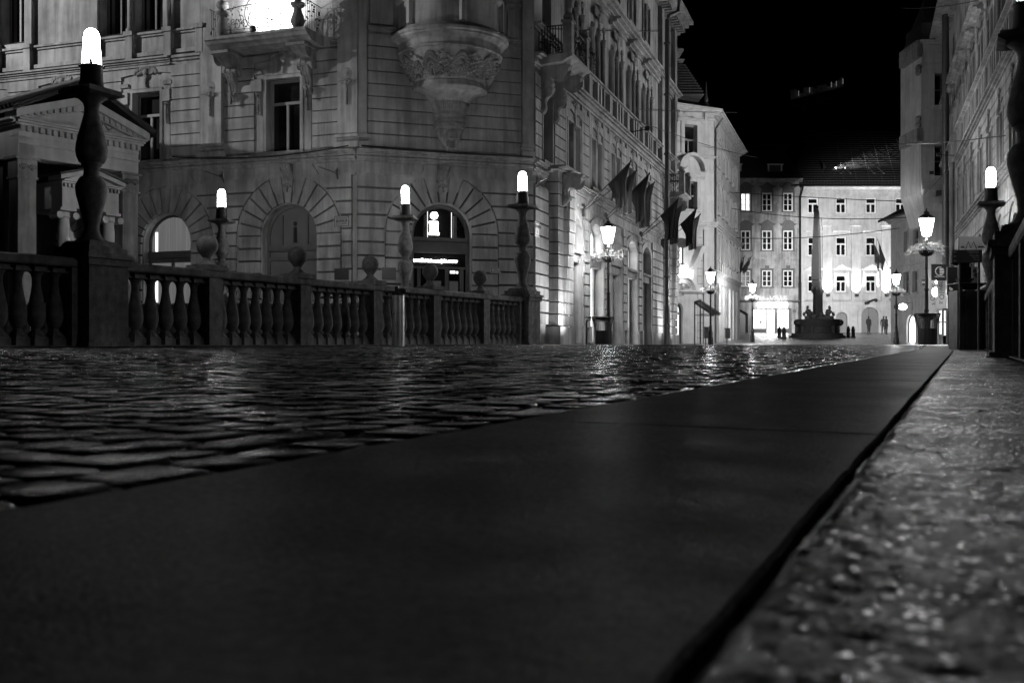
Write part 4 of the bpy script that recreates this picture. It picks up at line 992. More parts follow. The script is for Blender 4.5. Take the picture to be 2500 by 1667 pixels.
band(mb, 0, SL_, ZA - .16, ZA, .22); band(mb, 0, SL_, ZA - .34, ZA - .2, .12, steps=2); band(mb, 0, SL_, ZA - .76, ZA - .68, .06, steps=1)
band(mb, ys(33.3), ys(35.9), ZA - .17, ZA + .01, .75)
exm = [exrect(a_ - .22, b_ + .22, 0, d_ + .4) for a_, b_, c_, d_ in mids + mid0]
courses(mb, .1, SL_, ZA + .1, ZB - .55, .365, .07, .045, exm)
for a_, b_, c_, d_ in mids + mid0: surround(mb, a_, b_, c_, d_, .09, .06)
band(mb, 0, SL_, ZB - .14, ZB + .04, .34); band(mb, 0, SL_, ZB - .34, ZB - .18, .15, steps=2)
for s in bays[:5]:
    for dd in (-.55, .45, .95, 1.45, 2.45): mb.box(s + dd - .1, s + dd + .1, 0, .24, ZB + .04, 10.1)
    mb.box(s + 1.9, s + 2.05, 0, .08, ZA, ZB - .3); mb.box(s - .28, s - .13, 0, .08, ZA, ZB - .3)
band(mb, 0, SL_, 10.02, 10.2, .28); 
for i in range(0, len(ups), 2):
    a_, b_ = ups[i][0], ups[i + 1][1]; c = (a_ + b_) / 2
    band(mb, a_ - .22, b_ + .22, 13.1, 13.4, .5); mb.box(a_ - .2, a_ - .06, 0, .12, 10.2, 12.0); mb.box(b_ + .06, b_ + .2, 0, .12, 10.2, 12.0)
band(mb, 0, SL_, ZC - .22, ZC + .05, .42); band(mb, 0, SL_, ZC - .5, ZC - .28, .16, steps=2)
for q in t3: surround(mb, *q, .1, .07)
band(mb, 0, SL_ + .3, ZE - .5, ZE + .15, .95, steps=4)
for k in range(int(SL_ / .42)): mb.box(.2 + k * .42, .36 + k * .42, .2, .62, ZE - .62, ZE - .45)
# end bay pilasters beyond the downpipe
for Yp in (52.1, 55.6): u_ = ys(Yp); mb.box(u_ - .3, u_ + .3, 0, .22, ZB + .1, ZC - .2); mb.box(u_ - .3, u_ + .3, 0, .22, ZC, ZE - .5)
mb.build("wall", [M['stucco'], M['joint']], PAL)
for i, (a_, b_) in enumerate(gop):
    lit = [M['shop'], M['shophot'], M['shop'], M['shophot'], M['dimroom']][i]
    def ex_d(mb, a_=a_, b_=b_):
        mb.box(a_ + .02, b_ - .02, -.34, -.02, 3.2, 3.55); mb.box(a_ + .02, b_ - .02, -.34, .1, 3.5, 3.6); mb.box(a_ + .1, a_ + .75, -.33, -.25, .3, 3.2); mb.box(b_ - .3, b_ - .1, -.33, -.25, .3, 3.2)
    window(SF, PAL, a_, b_, .3, 4.85, -.3, arch=True, seg=.35, fm=M['stuccod'], gm=lit, t=.08, mull=1, trans=(3.35,), extra=ex_d, name="shop_window")
for a_, b_, c_, d_ in mids + mid0: window(SF, PAL, a_, b_, c_, d_, -.26, t=.05, mull=0, trans=(c_ + 1.3,))
for a_, b_, c_, d_ in ups + up0: window(SF, PAL, a_, b_, c_, d_, -.26, arch=True, t=.05, mull=0)
for q in t3: window(SF, PAL, *q, -.26, t=.05, mull=0)
for i in range(0, len(ups), 2):
    c = (ups[i][0] + ups[i + 1][1]) / 2; mb = MB(SF)
    for dd in (-.0, .86, -.86): mb = MB(SF); mb.lathe(c + dd, .1, [(.13, 10.2), (.13, 10.26), (.09, 10.32), (.085, 11.75), (.11, 11.8), (.09, 11.85), (.15, 12.05)], 12); mb.build("column", M['stucco'], PAL)
    mb = MB(SF); mb.leafspray(c, .12, 12.72, 1.5, .75, 18, .5, 30 + i); mb.leafspray(c, .2, 12.95, .6, .4, 9, 0, 40 + i); mb.build('festoon', M['orn'], PAL); mb = MB(SF); mb.leafspray(c + .84, .1, 12.4, .3, .4, 8, .3, 50 + i); mb.build('pendant', M['orn'], PAL); mb = MB(SF)
    mb.leafspray(c, .04, 8.62, .5, .5, 12, .75, 60 + i); mb.build('festoon', M['orn'], PAL); mb = MB(SF); mb.leafspray(c, .05, 17.0, .9, .6, 12, .2, 70 + i); mb.build("festoon", M['orn'], PAL)
for u_ in (ys(33.95), ys(53.8)):
    mb = MB(SF); mb.leafspray(u_ + .2, .5, 5.15, .5, .5, 12, .5, 3); scroll(mb, u_, u_ + .45, 4.75, ZA - .2, .75, .3); mb.build("bracket", M['orn'], PAL)
# balconies on the street side
for u_, zb in ((u_b, CF.z(1300, 150) - .25), (ys(53.8), 6.9 + .0)):
    z_ = ZB + .05 if u_ == u_b else ZA + 2.05
    mb = MB(SF); mb.mould(u_ - 1.1, u_ + 1.1, [(0, z_ - .3), (.8, z_ - .26), (1.0, z_ - .15), (1.15, z_ - .1), (1.15, z_), (0, z_)])
    bb = mb.build("balcony", M['stucco'], PAL)
    for dd in (-.85, .6):
        mb = MB(SF); scroll(mb, u_ + dd, u_ + dd + .3, z_ - 1.0, z_ - .3, .95); scroll(mb, u_ + dd + .04, u_ + dd + .26, z_ - 1.75, z_ - .95, .42); mb.build("bracket", M['stucco'], bb)
    mb = MB(SF); ironwork(mb, u_ - .9, u_ + .9, 1.08, z_, 1.0, 5)
    for uu in (u_ - 1.0, u_ + 1.0):
        for k in range(12): mb.tube([(uu, .05 + k * .09, z_), (uu, .05 + k * .09, z_ + .9)], .014, 4)
        mb.tube([(uu, 0, z_ + .9), (uu, 1.08, z_ + .9)], .02, 4)
        for k in range(30): mb.blob((uu, rnd.uniform(.1, 1), z_ + rnd.uniform(.1, .9)), (.035, .035, .035), 5, 3)
    mb.build("railing", M['iron'], bb)
    for uu in (u_ - .95, u_ + .95): mb = MB(SF); mb.box(uu - .16, uu + .16, .85, 1.13, z_, z_ + .95); mb.box(uu - .2, uu + .2, .8, 1.17, z_ + .95, z_ + 1.03); mb.blob((uu, .98, z_ + 1.15), (.16, .16, .14), 10, 6); mb.build("stone_post", M['orn'], bb)
    for k, uu in enumerate((u_ + .95,)):
        mb = MB(SF); foliage(mb, (uu + .1, 1.1, z_ + .5), .28, 260, 7, .8, 0); mb.build("plant", M['flagd'], bb)
# rain pipe
mb = MB(SF); up_ = ys(51.3)
mb.lathe(up_, .55, [(.15, .1), (.15, 2.2), (.11, 2.25), (.11, ZE - 1.4)], 14)
for z_ in (1.2, 3.6, 6.6, 9.6, 12.5, 15): mb.lathe(up_, .55, [(.17, z_), (.17, z_ + .08)], 14)
mb.tube([(up_, .55, ZE - 1.45), (up_ + .1, .6, ZE - 1.2), (up_ + .5, 1.0, ZE - .9), (up_ + .6, 1.05, ZE - .2)], .11, 8)
mb.build("rain_pipe", M['steeld'], PAL)
mb = MB(LF); ud = LF.u(494); mb.lathe(ud, .08, [(.035, 6.3), (.035, 13.5)], 8); mb.build("rain_pipe", M['stuccod'], PAL)
mb = MB(LF); ud = LF.u(418); mb.lathe(ud, .16, [(.05, 10.1), (.05, 13.5)], 8); mb.build("rain_pipe", M['stuccod'], PAL)
mb = MB(); T = [LF.P(LEN, 0, 0), LF.P(0, 0, 0), CF.P(CLEN, 0, 0), SF.P(SL_, 0, 0), SF.P(SL_, -11, 0), LF.P(LEN, -11, 0)]
mb.add([(x, y, ZE + .15) for x, y, _ in T] + [(x * .98 - .5, y * 1.02 + .5, ZE + 1.6) for x, y, _ in T], [(0, 1, 2, 3, 4, 5), (6, 7, 8, 9, 10, 11)] + [(i, (i + 1) % 6, 6 + (i + 1) % 6, 6 + i) for i in range(6)]); mb.build("roof", M['roof'], PAL)
mb = MB(SF); mb.box(SL_ - .02, SL_ + .0, -11, 0, 0, ZE); mb.build("wall", M['stuccod'], PAL)
# plaques on the palace
def plaque(fr, x, y, wpx, hpx, mt, label, lines=None, w=.075, mt2=None, name="wall_plaque", frame=True):
    u0_, u1_ = sorted((fr.u(x - wpx / 2), fr.u(x + wpx / 2))); z0_, z1_ = fr.z(x, y + hpx / 2), fr.z(x, y - hpx / 2)
    root = thing(name, fr.P((u0_ + u1_) / 2, w, z0_), label, "plaque")
    mb = MB(fr); mb.box(u0_, u1_, w, w + .03, z0_, z1_); mb.build("plate", mt, root)
    if frame:
        mb = MB(fr); e = (u1_ - u0_) * .06; mb.prism([(u0_ + e, z0_ + e), (u1_ - e, z0_ + e), (u1_ - e, z1_ - e), (u0_ + e, z1_ - e)], w + .03, w + .036, [[(u0_ + 1.7 * e, z0_ + 1.7 * e), (u1_ - 1.7 * e, z0_ + 1.7 * e), (u1_ - 1.7 * e, z1_ - 1.7 * e), (u0_ + 1.7 * e, z1_ - 1.7 * e)]]); mb.build("border", mt2 or M['grey'], root)
    if lines:
        hh = (z1_ - z0_) / (len(lines) + .8)
        for k, t_ in enumerate(lines): text(t_, "lettering", mt2 or M['grey'], root, fr, (u0_ + u1_) / 2, w + .034, z1_ - hh * (k + .9), hh * .85, .003)
    return root
plaque(LF, 838, 541, 36, 26, M['trimd'], "rounded street name plaque right of the dim arched window", ["CANKARJEVO", "NABREŽJE"])
plaque(LF, 838, 670, 35, 28, M['black'], "dark square panel below the street name plaque, seen over the balustrade", frame=False)
plaque(CF, 948, 669, 34, 30, M['black'], "dark rectangular panel on the wall left of the lit door", frame=False)
plaque(CF, 1208, 660, 26, 15, M['grey'], "small white plaque on the wall right of the lit door", ["TIC"], mt2=M['trimd'])
plaque(SF, 1304, 560, 11, 36, M['grey'], "house number plaque with dark border at the palace corner above the bright light", ["STRITARJEVA", "1"], mt2=M['trimd'])
# small iron brackets for overhead wires
for fr, x, y, lb in ((LF, 550, 440, "iron wire bracket above the glowing distant lamp"), (LF, 828, 430, "iron wire bracket between the arched window and the palace corner"), (LF, 318, 437, "iron wire bracket above the curtained arched window"), (SF, 1303, 450, "iron wire bracket at the street corner of the palace")):
    u_, z_ = fr.u(x), fr.z(x, y); mb = MB(fr); mb.tube([(u_, .05, z_ - .22), (u_, .12, z_ + .22)], .025, 5); mb.tube([(u_, .08, z_ + .05), (u_ + .5, .3, z_ + .25)], .012, 4); mb.tube([(u_, .08, z_ - .1), (u_ - .15, .45, z_ + .1)], .02, 4)
    tag(mb.build("wire_bracket", M['steeld']), lb, "bracket")
# four pairs of flags
FLG = [(1421, 512, 'flagd', "dark flag nearest the corner, highest on the long facade"), (1423, 514, 'flagm', "grey flag just behind the nearest dark flag"), (1475, 532, 'flagd', "second dark flag along the long facade"), (1477, 535, 'flagm', "second grey flag along the long facade"),
       (1561, 576, 'flagd', "dark flag of the third pair, beside the rain pipe"), (1563, 578, 'flagm', "grey flag of the third pair, with a pale crest near the top"), (1614, 592, 'flagd', "dark flag of the farthest pair, before the lit arched window"), (1616, 594, 'flagm', "grey flag of the farthest pair, farthest from the corner")]
for i, (x, y, mt, lb) in enumerate(FLG):
    s_ = SF.u(x); flag(SF, s_, SF.z(x, y), 1.65 if i % 2 == 0 else 1.5, 1.75, 0, 1.55 if i < 2 else 1.75, M[mt], lb, i, du=.0 if i % 2 == 0 else .9)
def R(fr, x0, y0, x1, y1):                    # photo rectangle -> (u0,u1,z0,z1) on that facade
    xm = (x0 + x1) / 2; a, b = sorted((fr.u(x0), fr.u(x1))); return a, b, fr.z(xm, y1), fr.z(xm, y0)
# ---------------------------------------------------------------- temple-like pavilion on the left
pl, pr_ = (X_(45, 28.5), 28.5), (X_(338, 31.5), 31.5)
dv = Vector((pr_[0] - pl[0], pr_[1] - pl[1])); PW_ = dv.length
PF = Fr(pl, dv, (dv.y, -dv.x)); PS = Fr(pl, (-dv.y, dv.x), (-dv.x, -dv.y))   # gable front, left side
PAV = thing("pavilion", (pl[0], pl[1], .2), "small temple-like pavilion with dentilled pediment and dark tiled roof at the far left", "pavilion")
zc, zt_ = PF.z(45, 290), PF.z(45, 278)
zent = PF.z(45, 380); apex = PF.z(PF and 172, 232); DEP = 4.2
mb = MB(PF)
mb.box(0, PW_, -.45, 0, zent, zc - .42); band(mb, -.02, PW_ + .02, zent + .35, zent + .42, .05, steps=1)
band(mb, -.12, PW_ + .12, zc - .16, zc, .3, steps=3)
k = 0.0
while k < PW_ - .1: mb.box(k, k + .09, 0, .12, zc - .32, zc - .17); k += .19
mb.box(0, PW_, -.45, .02, zc - .45, zc - .16)
mb.prism([(.1, zc), (PW_ - .1, zc), (PW_ / 2, apex - .25)], -.3, -.05)
for s in (-1, 1):                             # raking cornice
    e = -.2 if s < 0 else PW_ + .2; m = PW_ / 2
    mb.prism([(e, zc + .0), (m, apex - .22), (m, apex), (e, zc + .22)], -.35, .28); 
    mb.prism([(e + s * -.35, zc + .03), (m, apex - .42), (m, apex - .22), (e, zc + .02)], -.35, .1)
    for j in range(9): t = .12 + j * .092; x = e + (m - e) * t; z = zc + (apex - .42 - zc) * t; mb.box(x - .05, x + .05, .1, .18, z - .0, z + .13)
o = mb.build("pediment", M['stuccob'], PAV)
mb = MB(PF); mb.tube([(PW_ * .66, -.03, zc + .18), (PW_ * .69, .02, zc + .3), (PW_ * .73, .02, zc + .14), (PW_ * .78, .02, zc + .26)], .03, 5); mb.blob((PW_ * .68, .0, zc + .33), (.07, .05, .07)); mb.build("relief", M['orn'], PAV)
mb = MB(PS); mb.box(0, DEP, -.45, -.003, zent, zc - .16); band(mb, -.1, DEP, zc - .16, zc, .3, steps=3); mb.box(0, DEP, -.5, .0 - .01, zc - .16, zc)
mb.build("entablature", M['stuccob'], PAV)
mb = MB(PF)
for a, b in ((0, .52), (PW_ - .52, PW_)): mb.box(a, b, -.5, -.02, 0, zent - .55); mb.box(a - .05, b + .05, -.55, .03, zent - .6, zent - .54); mb.box(a - .02, b + .02, -.52, .0, zent - .54, zent - .07); mb.box(a - .1, b + .1, -.6, .07, zent - .07, zent)
for a in (DEP - .5,): mb.add([(0, -a - .5, 0), (.5, -a - .5, 0), (.5, -a, 0), (0, -a, 0), (0, -a - .5, zent), (.5, -a - .5, zent), (.5, -a, zent), (0, -a, zent)], [(0, 1, 5, 4), (1, 2, 6, 5), (2, 3, 7, 6), (3, 0, 4, 7)])
mb.build("corner_pillar", M['stucco'], PAV)
for a in (.26, PW_ - .26):
    mb = MB(PF)
    for s in (-.13, .13): mb.leafspray(a + s, .0, zent - .3, .2, .3, 7, .0, 6)
    mb.build("capital_relief", M['orn'], PAV)
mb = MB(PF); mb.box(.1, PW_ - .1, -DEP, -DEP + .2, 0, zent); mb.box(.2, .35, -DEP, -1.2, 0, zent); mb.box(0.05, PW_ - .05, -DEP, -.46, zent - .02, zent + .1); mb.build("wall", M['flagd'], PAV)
mb = MB(PF); m = PW_ / 2
for s, e in ((-1, -.35), (1, PW_ + .35)):
    rz_ = PF.z(172, 203); q = [(e, .38, zc + .12), (m, .38, rz_), (m, -DEP - 5, rz_ + .15), (e, -DEP - 5, zc + .2)]; mb.add(q + [(x, y, z + .07) for x, y, z in q], [(0, 1, 2, 3), (4, 5, 6, 7), (0, 1, 5, 4), (1, 2, 6, 5), (2, 3, 7, 6), (3, 0, 4, 7)])
    for j in range(42): w_ = .34 - j * .22; mb.tube([(e, w_, zc + .28), (m, w_, rz_ + .1)], .06, 6)
mb.tube([(m, .4 - .4 * j, rz_ + .13) for j in range(24)], [.13 if j % 2 else .1 for j in range(24)], 8)
mb.build("roof", M['rooft'], PAV)
# inner porch with ionic columns
QF = Fr(PF.P(.95, .55, 0)[:2], PF.d, PF.n); qw = 1.75; za, zb_ = QF.z(140, 437), QF.z(140, 500); zp = QF.z(213, 412)
mb = MB(QF); mb.box(0, qw, -2.0, 0, zb_ - .05, za - .2); band(mb, -.05, qw + .05, za - .08, za, .18, steps=2)
for k in range(15): mb.box(.03 + k * .118, .09 + k * .118, 0, .07, za - .19, za - .09)
mb.prism([(0, za), (qw, za), (qw / 2, zp - .1)], -.3, -.02)
for s in (-1, 1): e = -.12 if s < 0 else qw + .12; mb.prism([(e, za), (qw / 2, zp - .13), (qw / 2, zp), (e, za + .12)], -.5, .15)
mb.box(0, qw, -2.0, -.02, za - .2, za)
pm = mb.build("porch", M['stuccob'], PAV)
mb = MB(QF)
for u_ in (.18, qw - .18):
    mb.lathe(u_, -.22, [(.17, 0), (.165, zb_ - .6), (.14, zb_ - .32), (.17, zb_ - .3), (.17, zb_ - .16)], 16); mb.box(u_ - .24, u_ + .24, -.46, .02, zb_ - .13, zb_ - .05)
    for s in (-1, 1):
        mb.add([(u_ + s * .24 + .1 * math.cos(k * math.pi / 8), w_, zb_ - .26 + .1 * math.sin(k * math.pi / 8)) for w_ in (-.42, .01) for k in range(16)], [(k, (k + 1) % 16, 16 + (k + 1) % 16, 16 + k) for k in range(16)] + [tuple(range(16)), tuple(range(16, 32))])
mb.build("ionic_column", M['stuccob'], PAV)
mb = MB(QF)
for s in (-1, 1): e = -.16 if s < 0 else qw + .16; mb.prism([(e, za + .12), (qw / 2, zp), (qw / 2, zp + .06), (e, za + .18)], -2.4, .2)
mb.build("porch_roof", M['roof'], PAV)
X = X_(150, 29.3); mb = MB(); mb.blob((X, 29.3, Z_(577, 29.3)), (.15, .15, .17), 14, 10); mb.lathe(X, 29.3, [(.03, .2), (.03, Z_(590, 29.3))], 8)
tag(mb.build("unlit_globe_lamp", M['grey']), "unlit pale glass globe lamp among the pavilion columns", "lamp")

# ---------------------------------------------------------------- narrow house with mansard tower
m0, m1 = (X_(1640, 68.3), 68.3), (X_(1742, 70), 70)
MF = Fr(m0, (m1[0] - m0[0], m1[1] - m0[1]), (m1[1] - m0[1], -(m1[0] - m0[0]))); ML = (Vector(m1) - Vector(m0)).length
MS = Fr(m1, (.3195, .9476), (.9476, -.3195)); MSL = MS.u(1806)
MH = thing("mansard_house", (m1[0], m1[1], .3), "pale stuccoed house with sgraffito side wall and dark mansard tower behind the flags", "building")
ez = MF.z(1690, 262)
w1, w2, wbig, wdoor = R(MF, 1669, 305, 1700, 376), R(MF, 1667, 443, 1700, 512), R(MF, 1640, 582, 1672, 646), R(MF, 1640, 738, 1668, 836)
mb = MB(MF); wallsheet(mb, -4, ML, -.3, ez, [opening(*w1), opening(*w2), opening(*wbig, True), opening(wdoor[0], wdoor[1], -.2, wdoor[3], True)])
for q in (w1, w2): surround(mb, *q, .28, .12); surround(mb, q[0] - .1, q[1] + .1, q[2], q[3] + .1, .75, .05, sill=False)
for q, yy in ((w1, 300), (w2, 432)):
    c = (q[0] + q[1]) / 2; band(mb, c - 1.15, c + 1.15, q[3] + .18, q[3] + .4, .3); mb.prism(arcpts(c, q[3] + .4, .62, 14), 0, .12); mb.prism([(c - 1.1, q[3] + .4), (c + 1.1, q[3] + .4)] + arcpts(c, q[3] + .4, 1.0, 14)[1:-1], 0, .06)
c = (w2[0] + w2[1]) / 2; mb.prism(arcpts(c, w2[3] + .7, 1.15, 16) + arcpts(c, w2[3] + .7, .95, 16)[::-1], 0, .45)
band(mb, -4, ML + .3, ez - .35, ez, .6, steps=4); band(mb, -4, ML, ez - .75, ez - .6, .15, steps=1)
band(mb, -4, ML, MF.z(1690, 385), MF.z(1690, 378), .3); band(mb, -4, ML + .2, MF.z(1700, 552), MF.z(1700, 540), .35); band(mb, -4, ML, MF.z(1690, 716), MF.z(1690, 710), .35, steps=2)
mb.prism(arcpts(MF.u(1665), MF.z(1665, 712), 1.2, 14) + arcpts(MF.u(1665), MF.z(1665, 712), .95, 14)[::-1], 0, .3)
for x in (1652, 1716): mb.box(MF.u(x) - .16, MF.u(x) + .16, 0, .14, MF.z(1690, 300), ez - .7)
mb.box(ML - .9, ML - .05, 0, .12, .2, MF.z(1700, 560)); courses(mb, MF.u(1703), ML - .95, .3, MF.z(1690, 560), .5, .04, .03)
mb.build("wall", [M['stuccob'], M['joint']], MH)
o = window(MF, MH, *w1, -.2, t=.1, trans=((w1[2] + w1[3]) / 2,)); o = window(MF, MH, *w2, -.2, t=.1, trans=((w2[2] + w2[3]) / 2,))
mb = MB(MF); 
for q in (w1, w2): mb.box(q[0] + .18, q[0] + .3, -.255, -.25, q[2] + .15, q[3] - .15)
mb.build("curtain", M['woodw'], o)
window(MF, MH, *wbig, -.2, arch=True, t=.12, gm=M['shophot'], fm=M['trimd'])
window(MF, MH, wdoor[0], wdoor[1], .2, wdoor[3], -.25, arch=True, t=.14, fm=M['trimd'], gm=M['shop'], trans=(MF.z(1665, 765),), mull=0, name="door")
mb = MB(MF); q = R(MF, 1636, 660, 1677, 678); mb.box(q[0], q[1], .5, .6, q[2], q[3]); sg = mb.build("lit_shop_sign", M['neonhot']); tag(sg, "overexposed glowing shop sign above the round arched portal", "sign")
for i_, q in enumerate([R(MF, 1656, 700, 1690, 706)]): pass
mb = MB(MF); mb.leafspray(MF.u(1665), .1, MF.z(1665, 700), 1.4, .8, 16, .4, 3); mb.build('relief', M['orn'], MH); mb = MB(MF); mb.leafspray(MF.u(1685), .1, MF.z(1685, 290), .6, .4, 10, 0, 4); mb.build('relief', M['orn'], MH)
for x in (1650, 1716): mb = MB(MF); mb.leafspray(MF.u(x), .15, MF.z(x, 275), .3, .5, 8, .5, 5); mb.build("relief", M['orn'], MH)
# slanted buttress-like panel beside the bright window
mb = MB(MF); a_ = MF.u(1683); b_ = MF.u(1712); mb.add([(a_, 0, MF.z(1690, 655)), (a_ + .4, 0, MF.z(1690, 655)), (b_, 0, MF.z(1700, 602)), (b_ - .35, 0, MF.z(1700, 602)), (a_, .35, MF.z(1690, 655)), (a_ + .4, .35, MF.z(1690, 655)), (b_, .55, MF.z(1700, 602)), (b_ - .35, .55, MF.z(1700, 602))],
   [(0, 1, 2, 3), (4, 5, 6, 7), (0, 1, 5, 4), (1, 2, 6, 5), (2, 3, 7, 6), (3, 0, 4, 7)]); mb.build("stair_parapet", M['stuccob'], MH)
mb = MB(MS)
sw = []; shp = []
for k in range(6):
    a_ = 1.6 + k * 2.2
    if a_ + 1 < MSL: shp.append((a_, a_ + 1.2, .5, 4.6)); sw += [(a_ + .1, a_ + 1.0, 6.2, 8.0), (a_ + .1, a_ + 1.0, 9.4, 11.4), (a_ + .1, a_ + 1.0, 12.6, 14.3)]
wallsheet(mb, 0, MSL, -.3, ez, [opening(*q) for q in shp + sw])
for q in sw: surround(mb, *q, .14, .07)
band(mb, 0, MSL, 5.1, 5.4, .2); band(mb, 0, MSL, 8.6, 8.8, .1); band(mb, 0, MSL, MF.z(1700, 552), MF.z(1700, 540), .3); band(mb, 0, MSL + .2, ez - .35, ez, .6, steps=4)
for k in range(14): a_ = .5 + k * 1.1; mb.box(a_ - .06, a_ + .06, 0, .08, 5.4, 8.6) if a_ < MSL else 0
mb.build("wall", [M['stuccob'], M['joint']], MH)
for i, q in enumerate(shp): window(MS, MH, *q, -.2, t=.09, trans=(3.4,), gm=[M['dimroom'], M['shop'], M['dimroom'], M['shophot'], M['shop'], M['dimroom']][i], name="shop_window")
for q in sw: window(MS, MH, *q, -.2, t=.09, mull=1)
mb = MB(MS); g = random.Random(4)             # sgraffito ornament
for k in range(230):
    a_, z_ = g.uniform(.3, MSL - .3), g.uniform(8.9, ez - .9); s = g.uniform(.04, .12); mb.blob((a_, .0, z_), (s * 1.6, .015, s), 5, 3)
mb.build("sgraffito", M['stuccod'], MH)
mb = MB(MF); mb.add([(-4, .5, ez), (ML + .3, .5, ez), (ML + .3, -9, ez), (-4, -9, ez), (-3, -1.2, ez + .9), (ML - .6, -1.2, ez + .9), (ML - .6, -8, ez + 3), (-3, -8, ez + 3)], [(0, 1, 5, 4), (1, 2, 6, 5), (2, 3, 7, 6), (3, 0, 4, 7), (4, 5, 6, 7)]); mb.build("roof", M['roof'], MH)
tcx, tcy = MF.P(MF.u(1655), -1.6, 0)[:2]; S6 = 68.5 / F; zz_ = lambda y: Z_(y, 69)
mb = MB(); tw_ = lambda px: px * S6
mb.lathe(tcx, tcy, [(tw_(88), ez + .5), (tw_(84), zz_(240)), (tw_(42), zz_(156))], sq=True)
mb.lathe(tcx, tcy, [(tw_(34), zz_(150)), (tw_(30), zz_(128))], 8, smooth=False); mb.lathe(tcx, tcy, [(tw_(22), zz_(118)), (tw_(26), zz_(108)), (tw_(22), zz_(95)), (tw_(18), zz_(85)), (tw_(10), zz_(30)), (tw_(2), zz_(-30))], 12)
for k in range(11): z_ = zz_(236 - k * 7.2); r_ = tw_(84 - 42 * (k * 7.2) / 84); mb.lathe(tcx, tcy, [(r_, z_), (r_ + .04, z_), (r_ + .02, z_ + .07), (r_ - .05, z_ + .1)], sq=True)
mb.build("mansard_tower", M['roof'], MH)
mb = MB(); mb.lathe(tcx, tcy, [(tw_(46), zz_(150)), (tw_(47), zz_(148)), (tw_(44), zz_(145))], sq=True); mb.lathe(tcx, tcy, [(tw_(44), zz_(127)), (tw_(45), zz_(122)), (tw_(40), zz_(117))], sq=True); mb.blob((tcx, tcy, zz_(102)), (tw_(34), tw_(34), .28), 16, 8)
mb.build("tower_moulding", M['stuccod'], MH)
mb = MB(); X, Yq = X_(1724, 70), 70; mb.lathe(X, Yq, [(.3, ez), (.25, ez + .3), (.1, ez + .5), (.16, ez + .7), (.08, ez + 1.0), (.02, ez + 1.9)], 8); mb.build("finial", M['steeld'], MH)
mb = MB(MS); mb.tube([(.3, .6, ez - .5), (.3, .3, ez - .9), (.4, .08, ez - 1.2), (.4, .08, .2)], .07, 6); mb.build("rain_pipe", M['steeld'], MH)
# glass canopy before the narrow shops
cf = Fr((X_(1735, 60), 60), (1, 0), (0, -1)); mb = MB(cf)
for w_ in (-.9, .9):
    mb.tube([(cf.u(1703), w_, cf.z(1703, 738)), (cf.u(1750), w_, cf.z(1750, 770))], .035, 5); mb.tube([(cf.u(1703), w_, cf.z(1703, 768)), (cf.u(1750), w_, cf.z(1750, 770))], .025, 5); mb.tube([(cf.u(1703), w_, cf.z(1703, 735)), (cf.u(1703), w_, .25)], .04, 5)
a_, b_, c_, d_ = cf.u(1702), cf.u(1751), cf.z(1703, 736), cf.z(1750, 768)
mb.add([(a_, -1, c_), (b_, -1, d_), (b_, 1, d_), (a_, 1, c_), (a_, -1, c_ + .06), (b_, -1, d_ + .06), (b_, 1, d_ + .06), (a_, 1, c_ + .06)], [(0, 1, 2, 3), (4, 5, 6, 7), (0, 1, 5, 4), (2, 3, 7, 6)])
tag(mb.build("canopy", M['black']), "small dark slanted canopy frame behind the street lamp, before the narrow shops", "canopy")
for x, y0, y1, lb in ((1724, 800, 826, "dark box bin left of the street lamp, under the canopy"), (1776, 803, 826, "dark box bin at the far end of the narrow shops")):
    Yb = 60; mb = MB(Fr((0, Yb), (1, 0), (0, -1))); X = X_(x, Yb); mb.box(X - .13, X + .13, -.15, .15, Z_(y1, Yb), Z_(y0, Yb)); mb.box(X - .16, X + .16, -.18, .18, Z_(y0, Yb), Z_(y0 - 2, Yb)); mb.tube([(X, -.16, .25), (X, -.16, Z_(y0, Yb))], .03, 6)
    tag(mb.build("litter_box", M['pole']), lb, "litter bin")

# ---------------------------------------------------------------- the two houses closing the square
YA = 108.0; AF = Fr((X_(1790, YA), YA), (1, 0), (0, -1)); gA = 1.2
HA = thing("shop_house", (X_(1870, YA), YA, gA), "grey three-window-wide house with curved dark window hoods and a bright shop below", "building")
UA1 = AF.u(1951); za_ = AF.z(1870, 437)
ww = []
for cx in (1820.5, 1872.5, 1924):
    for y0, y1 in ((471, 516), (563, 611), (660, 700)): ww.append((R(AF, cx - 12, y0, cx + 12, y1), y0))
gate = R(AF, 1786, 752, 1826, 822); shopw = R(AF, 1838, 753, 1933, 815)
mb = MB(AF); wallsheet(mb, -3, UA1, gA - 1, za_, [opening(*q) for q, _ in ww] + [opening(gate[0] - 1.5, gate[1], gA - .8, gate[3], True, .6), opening(shopw[0], shopw[1], gA + .2, shopw[3])])
band(mb, -3, UA1 + .3, za_ - .35, za_, .5, steps=3); band(mb, -3, UA1, za_ - .9, za_ - .75, .12, steps=1)
for y in (632,): band(mb, -3, UA1, AF.z(1870, y + 1), AF.z(1870, y - 3), .12, steps=2)
for x in (1842, 1896, 1947): mb.box(AF.u(x) - .28, AF.u(x) + .28, 0, .07, AF.z(1870, 632), za_ - .9)
for x in (1862, 1898, 1935): q = R(AF, x - 15, 705, x + 15, 719); mb.box(q[0], q[1], 0, .05, q[2], q[3])
mb.build("wall", M['stucco'], HA)
